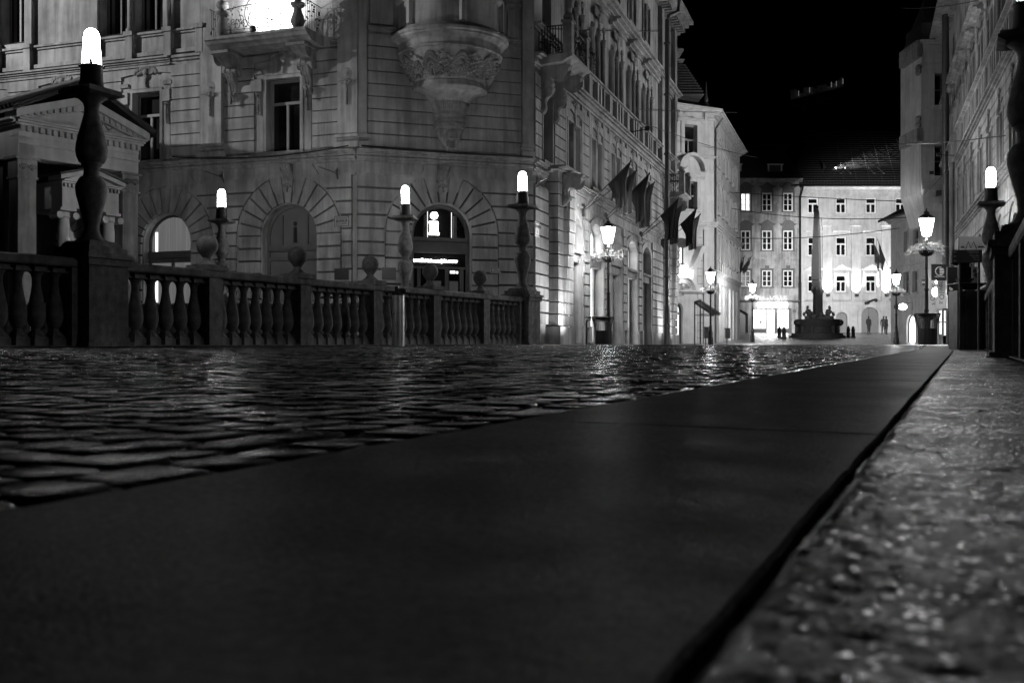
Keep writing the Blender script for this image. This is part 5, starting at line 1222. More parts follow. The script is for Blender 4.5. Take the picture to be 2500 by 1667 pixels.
for i, (q, y0) in enumerate(ww):
    mb = MB(AF); a_, b_, c_, d_ = q; c = (a_ + b_) / 2; surround(mb, a_, b_, c_, d_, .16, .06, sill=True); 
    if y0 < 650:
        h = (b_ - a_) / 2; k = i // 3
        if k == 1: mb.prism([(c - .62, d_ + .16), (c + .62, d_ + .16), (c + .58, d_ + .45), (c + .95, d_ + .68), (c + .55, d_ + .78), (c, d_ + 1.12), (c - .55, d_ + .78), (c - .95, d_ + .68), (c - .58, d_ + .45)], 0, .16)
        else: mb.prism([(c - .62, d_ + .16), (c + .62, d_ + .16), (c + .58, d_ + .45), (c + .95, d_ + .68), (c + .6, d_ + .74)] + [(c + .58 * math.cos(t * math.pi / 8), d_ + .66 + .42 * math.sin(t * math.pi / 8)) for t in range(1, 8)] + [(c - .6, d_ + .74), (c - .95, d_ + .68), (c - .58, d_ + .45)], 0, .16)
    else: mb.box(c - .2, c + .2, 0, .08, d_ + .16, d_ + .5); mb.box(a_ - .22, b_ + .22, 0, .09, d_ + .14, d_ + .2)
    mb.build("window_hood", M['trimd'], HA)
for i, (q, y0) in enumerate(ww): window(AF, HA, *q, -.1, t=.11, bars=2, fm=M['woodw'], gm=M['shop'] if i == 0 else M['glass'])
# bright shop front
a_, b_, c_, d_ = shopw[0], shopw[1], gA + .25, shopw[3]
us = [a_, AF.u(1872), AF.u(1893), AF.u(1899), b_]
sf = None
mb = MB(AF); mb.prism(opening(a_, b_, c_, d_), -.3, -.12, [opening(us[0] + .1, us[1] - .06, c_ + .75, d_ - .1), opening(us[1] + .06, us[2] - .05, c_ + .1, d_ - .1), opening(us[3], us[4] - .3, c_ + .75, d_ - .1)])
mb.box(a_, us[1], -.12, -.05, c_ - .05, c_ + .72); mb.box(us[3], b_, -.12, -.05, c_ - .05, c_ + .72)
sf = mb.build("shop_front", M['trimd'], HA)
mb = MB(AF); mb.box(a_ + .05, b_ - .05, -.5, -.31, c_, d_); mb.build("shop_display", M['shophot'], sf)
mb = MB(AF)
for k in range(16): z_ = c_ + .15 + k * .19; mb.box(us[1] + .1, us[2] - .1, -.2, -.16, z_, z_ + .03)
for k in range(12): z_ = c_ + .9 + k * .2; mb.box(us[1] - .45, us[1] - .15, -.2, -.17, z_, z_ + .05)
mb.build("shop_shutter", M['trimd'], sf)
mb = MB(AF); mb.blob((AF.u(1859), -.25, AF.z(1859, 786)), (.12, .1, .22)); mb.tube([(AF.u(1859), -.25, c_ + .7), (AF.u(1859), -.25, AF.z(1859, 776))], .02); mb.blob((AF.u(1853), -.25, AF.z(1853, 768)), (.06, .1, .16)); mb.build("displayed_goods", M['flagm'], sf)
q = R(AF, 1853, 738, 1920, 750); mb = MB(AF); mb.box(q[0], q[1], .08, .3, q[2], q[3]); mb.build("lit_fascia", M['neonhot'], sf)
text("VILLE", "lettering", M['woodw'], sf, AF, AF.u(1898), .3, AF.z(1898, 730), .75, .02, bold=.02)
mb = MB(AF); mb.box(-3, AF.u(1949), .3, .55, AF.z(1870, 736), AF.z(1870, 733)); mb.build("ledge", M['trimd'], HA)
mb = MB(AF); mb.box(AF.u(1936), AF.u(1943), .02, .06, AF.z(1940, 762), AF.z(1940, 756)); mb.build("small_plate", M['trimd'], HA)
mb = MB(AF); mb.box(-3, gate[1] + 1, -.9, -.8, 0, gate[3]); mb.build("gateway", M['black'], HA)
mb = MB(AF); ud = AF.u(1952); mb.lathe(ud, .25, [(.14, gA), (.14, AF.z(1952, 690)), (.11, AF.z(1952, 688)), (.11, AF.z(1952, 480))], 8); mb.tube([(ud, .25, AF.z(1952, 480)), (ud + .15, .5, AF.z(1952, 465)), (ud + .2, .6, AF.z(1952, 455))], .11, 6); mb.build("rain_pipe", M['black'], HA)
mb = MB(AF); zr = za_ + 4.5; mb.add([(-3, .6, za_), (UA1 + .4, .6, za_), (UA1 + .4, -8, zr), (-3, -8, zr), (-3, -14, za_), (UA1 + .4, -14, za_)], [(0, 1, 2, 3), (3, 2, 5, 4), (0, 3, 4), (1, 5, 2)]); mb.build("roof", M['roof'], HA)
for x in (1798, 1899):
    mb = MB(AF); u_ = AF.u(x); z_ = AF.z(x, 404); mb.box(u_ - .7, u_ + .7, -3.2, -1.2, z_ - .5, z_ + .25); f_ = mb.build("dormer", M['roof'], HA)
    mb = MB(AF); mb.box(u_ - .85, u_ + .85, -1.2, -1.05, z_ + .25, z_ + .36); mb.box(u_ - .75, u_ - .62, -1.2, -1.1, z_ - .4, z_ + .25); mb.box(u_ + .62, u_ + .75, -1.2, -1.1, z_ - .4, z_ + .25); mb.build("dormer_frame", M['woodw'], f_)
# coat-of-arms like dark bracket sign and gateway canopy left of the shop
# floodlit house
BF = Fr((X_(1956, YA), YA + .3), (1, 0), (0, -1)); UB1 = BF.u(2262); zb2 = BF.z(2100, 457)
HB = thing("floodlit_house", (X_(2100, YA), YA, gA), "large pale floodlit building with pilasters, arched gate and huge dark tiled roof", "building")
wb = []
for cx in (1985, 2053.5, 2126.5, 2199):
    for y0, y1 in ((483, 521), (578, 625), (671, 713)): wb.append((R(BF, cx - 13, y0, cx + 13, y1), y0))
gt = R(BF, 2102, 750, 2144, 822); g2 = R(BF, 2040, 762, 2068, 822)
mb = MB(BF); wallsheet(mb, 0, UB1, gA - 1, zb2, [opening(*q) for q, _ in wb] + [opening(gt[0], gt[1], gA - .8, gt[3], True, .75), opening(g2[0], g2[1], gA - .8, g2[3], True, .5)])
band(mb, 0, UB1, zb2 - .35, zb2, .55, steps=3); band(mb, 0, UB1, zb2 - .95, zb2 - .6, .2, steps=2); band(mb, 0, UB1, BF.z(2100, 530), BF.z(2100, 524), .25); band(mb, 0, UB1, BF.z(2100, 736), BF.z(2100, 733), .12, steps=1)
for x in (2019, 2089, 2162, 2233):
    u_ = BF.u(x); mb.box(u_ - .48, u_ + .48, 0, .16, BF.z(2100, 733), BF.z(2100, 536)); band(mb, u_ - .6, u_ + .6, BF.z(2100, 547), BF.z(2100, 536), .3); mb.box(u_ - .6, u_ + .6, 0, .28, BF.z(2100, 552), BF.z(2100, 549))
for q, y0 in wb:
    surround(mb, *q, .16, .06); surround(mb, q[0] - .12, q[1] + .12, q[2], q[3] + .12, .2, .03, sill=False); c = (q[0] + q[1]) / 2
    if 570 < y0 < 600: band(mb, c - .95, c + .95, q[3] + .45, q[3] + .62, .3, steps=2)
    if y0 > 650: mb.prism([(c - 1.0, q[3] + .48), (c, q[3] + .98), (c + 1.0, q[3] + .48), (c + 1.0, q[3] + .62), (c, q[3] + 1.13), (c - 1.0, q[3] + .62)], 0, .28); mb.box(c - .95, c + .95, 0, .12, q[2] - .9, q[2] - .2)
for q in (gt, g2): mb.prism(opening(q[0] - .35, q[1] + .35, gA - .5, q[3] + .3, True, .75), 0, .12, [opening(q[0], q[1], gA - .4, q[3], True, .75 if q is gt else .5)])
mb.build("wall", M['stuccob'], HB)
for q, y0 in wb: window(BF, HB, *q, -.16, t=.13, trans=(q[2] + (q[3] - q[2]) * .62,), fm=M['woodw'])
for q, nm in ((gt, "gate"), (g2, "gate")):
    mb = MB(BF); mb.prism(opening(q[0], q[1], gA - .4, q[3], True, .75 if q is gt else .5), -.3, -.2)
    n = 2
    for k in range(n):
        for j in range(3): a_ = q[0] + (q[1] - q[0]) * (k / n) + .1; mb.box(a_, a_ + (q[1] - q[0]) / n - .2, -.2, -.15, gA + .1 + j * 1.0, gA + .9 + j * 1.0) if gA + .9 + j < q[3] - .6 else 0
    mb.box((q[0] + q[1]) / 2 - .04, (q[0] + q[1]) / 2 + .04, -.2, -.13, gA, q[3] - .1); mb.build(nm, M['woodp'], HB)
mb = MB(BF); u_ = BF.u(2122); mb.tube([(u_ - .5, .2, BF.z(2122, 742)), (u_ - .1, .3, BF.z(2122, 736)), (u_ + .5, .3, BF.z(2122, 731))], .1, 6); mb.blob((u_ + .6, .3, BF.z(2122, 733)), (.18, .1, .18)); mb.blob((u_ - .3, .3, BF.z(2122, 739)), (.3, .1, .15)); mb.build("wrought_emblem", M['iron'], HB)
ev = .28
mb = MB(BF); zr = BF.z(2100, 318) * 1.0; dr = 11.0; zr = CZ + (zr - CZ) * (YA + dr) / YA
pts = [(-1.2, .7, zb2), (UB1 + 3, .7, zb2), (UB1 + 3, -dr, zr), (BF.u(2040) * 1.05, -dr, zr), (-1.2, -dr - 8, zb2 + 2)]
mb.add(pts, [(0, 1, 2, 3), (0, 3, 4)])
n_ = 26                                       # tile courses as real ridges on the slope
for k in range(1, n_):
    t = k / n_; x0 = -1.2 + (BF.u(2040) * 1.05 + 1.2) * t; w_ = .7 - (dr + .7) * t; z_ = zb2 + (zr - zb2) * t
    mb.add([(x0, w_, z_ + .0), (UB1 + 3, w_, z_ + .0), (UB1 + 3, w_ + .03, z_ + .05), (x0, w_ + .03, z_ + .05), (UB1 + 3, w_ - .3, z_ + .20), (x0, w_ - .3, z_ + .20)], [(0, 1, 2, 3), (3, 2, 4, 5)])
rf = mb.build("roof", M['rooft'], HB)
mb = MB(BF)
for k in range(9):                            # snow guards / roof hooks in rows
    for j in range(24):
        t = .06 + .9 * j / 24; u_ = BF.u(2055) + k * 1.35 + t * 2.6; w_ = .7 - (dr + .7) * t; z_ = zb2 + (zr - zb2) * t
        if u_ < UB1 + 2.5: mb.box(u_, u_ + .07, w_ + .02, w_ + .1, z_ + .1, z_ + .2)
for k in range(60): u_ = k * .33; mb.box(u_, u_ + .03, .5, .54, zb2 + .3, zb2 + .62)
mb.tube([(-1, .52, zb2 + .6), (UB1, .52, zb2 + .6)], .03, 4); mb.build("roof_hooks", M['steeld'], rf)
for x, y in ((2075, 418), (2158, 421)):
    t = .17; u_ = BF.u(x) * 1.0; w_ = .7 - (dr + .7) * t; z_ = zb2 + (zr - zb2) * t; sl = (zr - zb2) / (dr + .7); mb = MB(BF)
    for e0, e1 in ((u_ - .55, u_ - .45), (u_ + .45, u_ + .55)): mb.add([(e0, w_ + .02, z_ + .12), (e1, w_ + .02, z_ + .12), (e1 - .25, w_ - 1.1, z_ + .15 + sl * 1.1), (e0 - .25, w_ - 1.1, z_ + .15 + sl * 1.1), (e0, w_ + .02, z_ + .32), (e1, w_ + .02, z_ + .32), (e1 - .25, w_ - 1.1, z_ + .35 + sl * 1.1), (e0 - .25, w_ - 1.1, z_ + .35 + sl * 1.1)], [(4, 5, 6, 7), (0, 1, 5, 4), (1, 2, 6, 5), (3, 0, 4, 7)])
    mb.build("skylight", M['metalroof'], rf)
# roof floodlight and facade uplights
t = .24; lu, lw_, lz = BF.u(2026), .7 - (dr + .7) * t, zb2 + (zr - zb2) * t
mb = MB(BF); mb.box(lu - .25, lu - .05, lw_ + .35, lw_ + .6, lz + .2, lz + .75); mb.tube([(lu - .15, lw_ + .4, lz + .3), (lu - .15, lw_ + .2, lz - .2)], .04); tag(mb.build("roof_floodlight", M['iron']), "small floodlight on the big tiled roof shining across the tiles", "floodlight")
spot("roof_floodlight_beam", BF.P(lu, lw_ + .3, lz + .45), BF.P(lu + 6, lw_ - 1.9, lz + 1.6), PW['roofspot'] * 5, 38, 1.0, .12)
for x in (2019, 2089, 2162, 2233):
    u_ = BF.u(x); z_ = BF.z(x, 724); mb = MB(BF); mb.box(u_ - .16, u_ + .16, .2, .5, z_, z_ + .25); mb.box(u_ - .04, u_ + .04, 0, .3, z_ + .05, z_ + .12)
    tag(mb.build("facade_uplight", M['iron']), "small uplight box under the %s pilaster of the floodlit house" % {2019: "first", 2089: "second", 2162: "third", 2233: "fourth"}[x], "uplight", "uplights under the pilasters")
    spot("uplight_beam", BF.P(u_, .38, z_ + .28), BF.P(u_, -.25, z_ + 5), PW['up'] * (2.5 if x == 2162 else 1), 105, .9, .08)
for i, (x, y, lb) in enumerate([(2151, 655, "left flag of the three before the floodlit house"), (2158, 652, "middle flag of the three before the floodlit house"), (2178, 665, "right flag of the three before the floodlit house")]):
    u_ = BF.u(x + 12); flag(BF, u_, BF.z(x, y + 5), 3.0, .9, 0, 1.9, M['flagd'], lb, 20 + i, .3, du=(-1.7, -1.5, -.9)[i])
for i, (x, lb) in enumerate(((1797, "rolled flag left of the pair on the house left of the bright shop"), (1798, "rolled flag right of the pair on the house left of the bright shop"))):
    u_ = AF.u(x); flag(AF, u_, AF.z(x, 678), 2.2, .6, 0, .55, M['flagd'], lb, 33 + i, .35, du=(-.45 if i == 0 else 1.5) if i else .75)
u_ = AF.u(1796); mb = MB(AF); mb.box(u_ - .3, u_ + .3, .1, .2, AF.z(1796, 702), AF.z(1796, 688)); mb.blob((u_, .2, AF.z(1796, 694)), (.42, .12, .35)); mb.blob((u_, .2, AF.z(1796, 688)), (.3, .1, .2))
tag(mb.build("crest", M['trimd']), "dark heraldic crest under the two rolled flags", "crest")
u_ = MS.u(1789); 
XX, YY = X_(1787, 82), 82.0; qf = Fr((0, YY), (1, 0), (0, -1)); mb = MB(qf); mb.box(X_(1782, YY), X_(1792, YY), 0, .12, Z_(724, YY), Z_(709, YY)); root = mb.build("hanging_sign", M['trimd'])
tag(root, "square hanging sign with pale disc at the far corner of the narrow shops", "sign"); 
mb = MB(qf); mb.prism([(XX + .1 * math.cos(k * math.pi / 6), Z_(713.5, YY) + .1 * math.sin(k * math.pi / 6)) for k in range(12)], .12, .125); mb.box(X_(1783.5, YY), X_(1790, YY), .12, .125, Z_(721.5, YY), Z_(719, YY)); mb.build("emblem", M['grey'], root)

# ---------------------------------------------------------------- fountain with obelisk
YF = 88.0; fx = X_(1995, YF); fg = gz(fx, YF); S8 = YF / F
FT = thing("fountain", (fx, YF, fg), "baroque stone fountain with statues round a tall dark obelisk", "fountain")
zf = lambda y: Z_(y, YF)
mb = MB(); mb.lathe(fx, YF, [(2.3, fg - .1), (2.3, fg + .18), (2.1, fg + .2), (2.1, fg + .36), (1.9, fg + .38), (1.75, fg + .42), (1.6, zf(800)), (1.72, zf(793)), (1.85, zf(788)), (1.88, zf(783)), (1.8, zf(780)), (1.6, zf(781)), (1.5, zf(790)), (.3, zf(790))], 28)
for k in range(12): a = k * math.pi / 6; mb.box(fx + 1.75 * math.cos(a) - .1, fx + 1.75 * math.cos(a) + .1, YF + 1.75 * math.sin(a) - .1, YF + 1.75 * math.sin(a) + .1, fg, zf(795))
for s in (-1, 1): mb.blob((fx + s * 1.72, YF - .4, zf(788)), (.38, .6, .3))
mb.build("basin", M['trimd'], FT)
mb = MB(); mb.lathe(fx, YF, [(.62, zf(792)), (.5, zf(770)), (.47, zf(735)), (.48, zf(716)), (.56, zf(714)), (.58, zf(708)), (.42, zf(705)), (.4, zf(700))], 3); mb.build("pedestal", M['woodp'], FT)
mb = MB(); a0_ = math.pi / 6
mb.lathe(fx, YF, [(.5, zf(712)), (.54, zf(708)), (.5, zf(704)), (.42, zf(702)), (.46, zf(690)), (.42, zf(684))], 3, a0_, smooth=False)
mb.lathe(fx, YF, [(.50, zf(683)), (.47, zf(640)), (.27, zf(517)), (.22, zf(514)), (.05, zf(510))], 3, a0_, smooth=False); mb.build("obelisk", M['woodp'], FT)
mb = MB(); mb.blob((fx, YF, zf(506)), (.12, .12, .14), 10, 6); mb.tube([(fx - .1, YF, zf(509)), (fx, YF, zf(498))], [.06, .02], 5); mb.tube([(fx + .1, YF, zf(510)), (fx + .02, YF, zf(504))], .03, 5); mb.build("finial", M['iron'], FT)
def rivergod(sgn, yy, nm_seed):
    bx_, by_ = fx + sgn * .78, YF - (.35 if yy else -.1)
    mb = MB(); z0 = zf(790)
    mb.blob((bx_, by_, z0 + .25), (.42, .42, .3), 10, 6)                      # rock
    mb.tube([(bx_ - sgn * .05, by_, z0 + .45), (bx_, by_, z0 + .75), (bx_ + sgn * .08, by_, z0 + 1.1), (bx_ + sgn * .06, by_, z0 + 1.22)], [.2, .19, .23, .09], 10)   # torso
    mb.blob((bx_ + sgn * .13, by_ - .03, z0 + 1.37), (.11, .12, .14), 10, 6); mb.blob((bx_ + sgn * .2, by_ - .05, z0 + 1.28), (.07, .08, .1), 8, 5)  # head, beard
    mb.tube([(bx_ + sgn * .1, by_, z0 + 1.15), (bx_ + sgn * .3, by_ - .1, z0 + .95), (bx_ + sgn * .42, by_ - .15, z0 + .72)], [.08, .07, .05], 8)
    mb.tube([(bx_ - sgn * .02, by_, z0 + 1.15), (bx_ - sgn * .2, by_ - .15, z0 + .9), (bx_ + sgn * .1, by_ - .3, z0 + .75)], [.08, .07, .05], 8)
    mb.tube([(bx_, by_ - .05, z0 + .5), (bx_ + sgn * .35, by_ - .2, z0 + .55), (bx_ + sgn * .45, by_ - .25, z0 + .1)], [.14, .12, .07], 8)
    mb.tube([(bx_, by_ - .1, z0 + .5), (bx_ + sgn * .15, by_ - .4, z0 + .5), (bx_ + sgn * .2, by_ - .45, z0 + .05)], [.14, .12, .07], 8)
    mb.lathe(bx_ + sgn * .45, by_ - .1, [(.05, z0 + .62), (.13, z0 + .7), (.12, z0 + .85), (.06, z0 + .92), (.09, z0 + .96)], 10)   # jug
    mb.build("statue", M['orn'], FT)
rivergod(-1, True, 1); rivergod(1, True, 2)
mb = MB(); g = random.Random(6)
for k in range(26): a = g.uniform(0, 6.28); mb.blob((fx + .55 * math.cos(a), YF + .5 * math.sin(a), zf(790) + g.uniform(0, .9)), (.2, .2, .2), 7, 5)
mb.build("rockwork", M['orn'], FT)

# ---------------------------------------------------------------- low house, tower house and the long right facade
lx = 27.65; LHF = Fr((lx, 76.2), (0.02, -1), (-1, -.02))
LH = thing("low_house", (lx, 70, .3), "low plain house with dark eaves behind the right street lamp", "building")
zl = LHF.z(2190, 532); lU = 14.0
whl = [R(LHF, 2208, 565, 2217, 617), R(LHF, 2230, 560, 2243, 612), R(LHF, 2207, 664, 2220, 716), R(LHF, 2229, 662, 2241, 714)]
arch_s = R(LHF, 2213, 768, 2234, 836)
mb = MB(LHF); wallsheet(mb, 0, lU, -.3, zl, [opening(*q) for q in whl] + [opening(arch_s[0], arch_s[1], .3, arch_s[3], True)])
for q in whl: surround(mb, *q, .12, .05)
band(mb, -.1, lU, zl - .35, zl, .5); band(mb, 0, lU, LHF.z(2230, 646), LHF.z(2230, 642), .12, steps=1); band(mb, 0, lU, LHF.z(2230, 728), LHF.z(2230, 722), .15, steps=2)
mb.build("wall", M['stuccob'], LH)
for q in whl: window(LHF, LH, *q, -.15, t=.12, trans=((q[2] + q[3] * 1.2) / 2.2,))
window(LHF, LH, arch_s[0], arch_s[1], .3, arch_s[3], -.15, arch=True, t=.1, gm=M['shophot'], fm=M['trimd'], mull=0, name="shop_window")
mb = MB(LHF); mb.box(-.02, 0, -8, 0, -.3, zl); mb.add([(-.6, .75, zl), (lU, .75, zl), (lU, -5, zl + 3.0), (-.6, -5, zl + 3.0), (-.6, .75, zl - .15), (lU, .75, zl - .15)], [(0, 1, 2, 3), (0, 1, 5, 4), (0, 3, 4)]); mb.build("roof", M['metalroof'], LH)
# lit lantern sign near the low house
XX, YY = X_(2204, 66), 66.0; mb = MB(); mb.blob((XX, YY, Z_(749, YY)), (.27, .2, .2), 12, 8); ls = mb.build("lit_globe_sign", M['neonhot']); tag(ls, "glowing rounded lamp sign on the low house wall beside the street lamp", "lamp")
mb = MB(); mb.tube([(XX + .2, YY, Z_(742, YY)), (XX + .6, YY, Z_(737, YY)), (XX + .6, YY, Z_(757, YY))], .02, 5); mb.build("bracket", M['iron'], ls)
mb = MB(); X = X_(2186, 60.2); mb.lathe(X, 60.2, [(.01, Z_(749, 60.2))], 3) if 0 else None
mb.prism([(X + .16 * math.cos(k * math.pi / 10), Z_(749, 60) + .16 * math.sin(k * math.pi / 10)) for k in range(20)], 60.0, 60.04); tag(mb.build("round_sign", M['steeld']), "round dark sign disc fixed beside the street lamp before the floodlit house", "sign")
# tower house
TF = Fr((X_(2250, 61), 61.0), (1, .03), (.03, -1)); TU = TF.u(2330); ztt = TF.z(2280, 100)
TH_ = thing("oriel_house", (X_(2275, 61), 61, .3), "tall narrow grey house wall with two windows above each other, right of the tiled roof", "building")
tws = [R(TF, 2281, 180, 2303, 258), R(TF, 2281, 357, 2303, 430), R(TF, 2281, -10, 2303, 40)]
tws = tws[:2]
ztb = TF.z(2280, 470)
mb = MB(TF); wallsheet(mb, 0, TU, ztb, ztt, [opening(*q) for q in tws])
mb.box(.55, TU, -.6, -.35, -.3, ztb); 
for q in tws: surround(mb, *q, .06, .04)
mb.box(.0, TU, -.34, -.3, ztb, ztt); mb.add([(0, 0, ztb), (TU, 0, ztb), (TU, -.6, TF.z(2280, 545)), (.55, -.6, TF.z(2280, 545)), (0, -3, ztb), (.55, -3, TF.z(2280, 545))], [(0, 1, 2, 3), (0, 3, 5, 4)])
mb.box(-.02, .02, -3, 0, ztb, ztt); band(mb, -.15, TU, ztt - .25, ztt, .3); band(mb, 0, TU, TF.z(2280, 267), TF.z(2280, 262), .06, steps=1); band(mb, 0, TU, TF.z(2280, 162), TF.z(2280, 157), .06, steps=1); band(mb, 0, TU, TF.z(2280, 470), TF.z(2280, 462), .15)
q = R(TF, 2262, 122, 2306, 152); mb.box(q[0], q[1], 0, .04, q[2], q[3])
q = R(TF, 2268, 472, 2292, 488); mb.box(q[0], q[1], 0, .05, q[2] - .2, q[3] - .25)
mb.build("wall", M['stuccob'], TH_)
for q in tws: window(TF, TH_, *q, -.18, t=.07, mull=0, trans=((q[2] + q[3]) / 2,), fm=M['trimd'])
mb = MB(TF)                                   # side ornaments catching the street light
for y in (125, 165, 175): mb.blob((-.12, -.2, TF.z(2250, y)), (.16, .3, .22), 8, 5)
for y0, y1 in ((100, 140),): q = (TF.z(2250, y1), TF.z(2250, y0)); mb.box(-.32, 0, -2.5, .1, q[0], q[1])
mb.build("side_ornament", M['orn'], TH_); mb = MB(TF)
for y in (290, 305, 325): mb.blob((-.12, -.2, TF.z(2250, y)), (.16, .3, .22), 8, 5)
mb.box(-.32, 0, -2.5, .1, TF.z(2250, 345), TF.z(2250, 314)); mb.build("side_ornament", M['orn'], TH_)
mb = MB(TF); mb.box(.05, 1.2, -2.4, -.1, ztt, TF.z(2280, 55)); mb.add([(.3, -.4, ztt), (2.4, -.4, ztt), (2.4, -4, ztt), (.3, -4, ztt), (.9, -1.8, ztt + 3), (2.4, -1.8, ztt + 3)], [(0, 1, 5, 4), (0, 4, 3)]); mb.build("roof", M['rooft'], TH_)
mb = MB(TF); uu = TF.u(2304); mb.add([(uu - .2, .5, TF.z(2304, 47)), (uu + .2, .5, TF.z(2304, 47)), (uu + .2, .2, TF.z(2304, 28)), (uu - .12, .2, TF.z(2304, 28)), (uu - .2, .3, TF.z(2304, 47)), (uu + .2, .3, TF.z(2304, 47)), (uu + .2, .1, TF.z(2304, 28)), (uu - .12, .1, TF.z(2304, 28))], [(0, 1, 2, 3), (4, 5, 6, 7), (0, 1, 5, 4), (1, 2, 6, 5), (2, 3, 7, 6), (3, 0, 4, 7)])
mb.tube([(uu - .3, .3, TF.z(2304, 70)), (uu - .1, .3, TF.z(2304, 47))], .03, 4); tag(mb.build("attic_floodlight", M['shop']), "small lit box lamp on top of the tall narrow house", "floodlight")
mb = MB(TF); mb.box(TF.u(2300), TF.u(2318), .3, .8, TF.z(2300, 466), TF.z(2300, 446)); mb.box(TF.u(2300), TF.u(2304), -.3, .3, TF.z(2300, 463), TF.z(2300, 450)); tag(mb.build("dark_box_sign", M['black']), "dark square box lamp high on the wall where narrow house and long right facade meet", "sign")

# long right facade
ky = 58.3; KF = Fr((X_(2312, ky), ky), (-.3195, -.9476), (-.9476, .3195)); KL = 34
KR = thing("right_palace", (X_(2312, ky), ky, .3), "long stuccoed palace on the right with sloping string courses, seen at a sharp angle", "building")
km, ku, kt = [], [], []
for k in range(9):
    c = 1.9 + k * 3.22
    km += [(c - .8, c - .12, 6.15, 8.0), (c + .12, c + .8, 6.15, 8.0)]; ku += [(c - .8, c - .09, 10.5, 12.6), (c + .09, c + .8, 10.5, 12.6)]; kt += [(c - .75, c - .12, 14.3, 16.2), (c + .12, c + .75, 14.3, 16.2)]
kg = [(1.9 + k * 3.22 - .95, 1.9 + k * 3.22 + .95) for k in range(9)]
mb = MB(KF); wallsheet(mb, 0, KL, -.3, ZE, [opening(*q) for q in km + kt] + [opening(*q, True) for q in ku] + [opening(a_, b_, .3, 4.3, True) for a_, b_ in kg])
courses(mb, .6, KL, ZA + .1, ZB - .1, .365, .05, .04, [exrect(q[0] - .2, q[1] + .2, 0, q[3] + .4) for q in km])
for q in km: surround(mb, *q, .1, .07)
courses(mb, .3, KL, .9, 5.2, .385, .06, .04, [exarch((a_ + b_) / 2, 1.3, 3.35) for a_, b_ in kg])
band(mb, 0, KL, ZA - .16, ZA, .26); band(mb, 0, KL, ZA - .34, ZA - .2, .14, steps=2); band(mb, 0, KL, ZA - .76, ZA - .68, .06, steps=1)
band(mb, 0, KL, ZB - .10, ZB + .1, .3); band(mb, 0, KL, 10.1, 10.35, .42); band(mb, 0, KL, ZC - .2, ZC + .05, .42); band(mb, 0, KL, ZE - .4, ZE, .9)
for k in range(9):
    c = 1.9 + k * 3.22
    for dd in (-1.1, -.55, 0, .55, 1.1): mb.box(c + dd - .12, c + dd + .12, 0, .3, ZB + .1, 10.1)
    mb.box(c - .2 - .9, c - .9, 0, .13, 10.3, 12.2); mb.box(c + .9, c + 1.1, 0, .13, 10.3, 12.2); band(mb, c - 1.2, c + 1.2, 13.1, 13.35, .4)
mb.box(0, .55, 0, .2, .3, ZE)
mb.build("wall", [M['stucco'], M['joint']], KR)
for q in km: window(KF, KR, *q, -.26, t=.05, mull=0, trans=(q[2] + 1.3,))
for q in ku: window(KF, KR, *q, -.26, arch=True, t=.05, mull=0)
for q in kt: window(KF, KR, *q, -.26, t=.05, mull=0)
for k, (a_, b_) in enumerate(kg): window(KF, KR, a_, b_, .3, 4.3, -.26, arch=True, t=.09, mull=1, trans=(3.2,), fm=M['trimd'], gm=[M['dimroom'], M['shop'], M['shop'], M['dimroom']][k % 4], name="shop_window")
for k in range(9):
    c = 1.9 + k * 3.22; mb = MB(KF); mb.leafspray(c, .12, 12.75, 1.5, .7, 14, .4, 80 + k); mb.build('festoon', M['orn'], KR); mb = MB(KF); mb.leafspray(c, .05, 8.7, .5, .5, 10, .6, 90 + k); mb.build("festoon", M['orn'], KR)
    mb = MB(KF); mb.lathe(c, .1, [(.11, 10.35), (.085, 10.45), (.085, 11.8), (.15, 12.1)], 10); mb.build("column", M['stucco'], KR)
up_ = KF.u(2329); mb = MB(KF); mb.lathe(up_, .4, [(.17, .2), (.17, ZE)], 12); 
for z_ in (2, 4.6, 7.6, 10.6, 13.6): mb.lathe(up_, .4, [(.2, z_), (.2, z_ + .1)], 12)
mb.build("rain_pipe", M['steeld'], KR)
up_ = KF.u(2352); mb = MB(KF); mb.lathe(up_, .5, [(.11, .2), (.11, 8.8)], 12); mb.build("rain_pipe", M['stuccod'], KR)
mb = MB(KF); mb.box(-.02, 0, -9, 0, -.3, ZE); mb.add([(-.5, .9, ZE + .02), (KL, .9, ZE + .02), (KL, -8, ZE + 4), (-.5, -8, ZE + 4), (KL, -8, ZE), (-.5, -8, ZE)], [(0, 1, 2, 3), (0, 3, 5), (1, 2, 4)]); mb.build("roof", M['roof'], KR)
# signs in front of the right facade
def signpanel(name, Y, x0, y0, x1, y1, m, label, cat="sign", t=.06):
    fr = Fr((0, Y), (1, 0), (0, -1)); X0, X1 = X_(x0, Y), X_(x1, Y); z0, z1 = Z_(y1, Y), Z_(y0, Y)
    root = thing(name, ((X0 + X1) / 2, Y, z0), label, cat); mb = MB(fr); mb.box(X0, X1, -t, 0, z0, z1); mb.build("panel", m, root); return root, fr, X0, X1, z0, z1
Y = 38.0; root, fr, X0, X1, z0, z1 = signpanel("hanging_sign", Y, 2274, 645, 2313, 685, M['black'], "square black hanging sign with half striped circle and small lettering below")
cx, cz = X_(2294, Y), Z_(662, Y); r = .165
mb = MB(fr); mb.prism(arcpts(cx, cz, r, 18, math.pi / 2, 3 * math.pi / 2) + arcpts(cx, cz, r * .84, 18, math.pi / 2, 3 * math.pi / 2)[::-1], 0, .008)
for k in range(6):
    z_ = cz - r * .92 + k * r * .345; w_ = math.sqrt(max(.0005, r * r - (z_ + .02 - cz) ** 2)); mb.box(cx, cx + w_, 0, .008, z_, z_ + r * .17)
mb.build("emblem", M['white'], root); text("LASSANA", "lettering", M['white'], root, fr, cx, .004, Z_(675.5, Y), .085, .003)
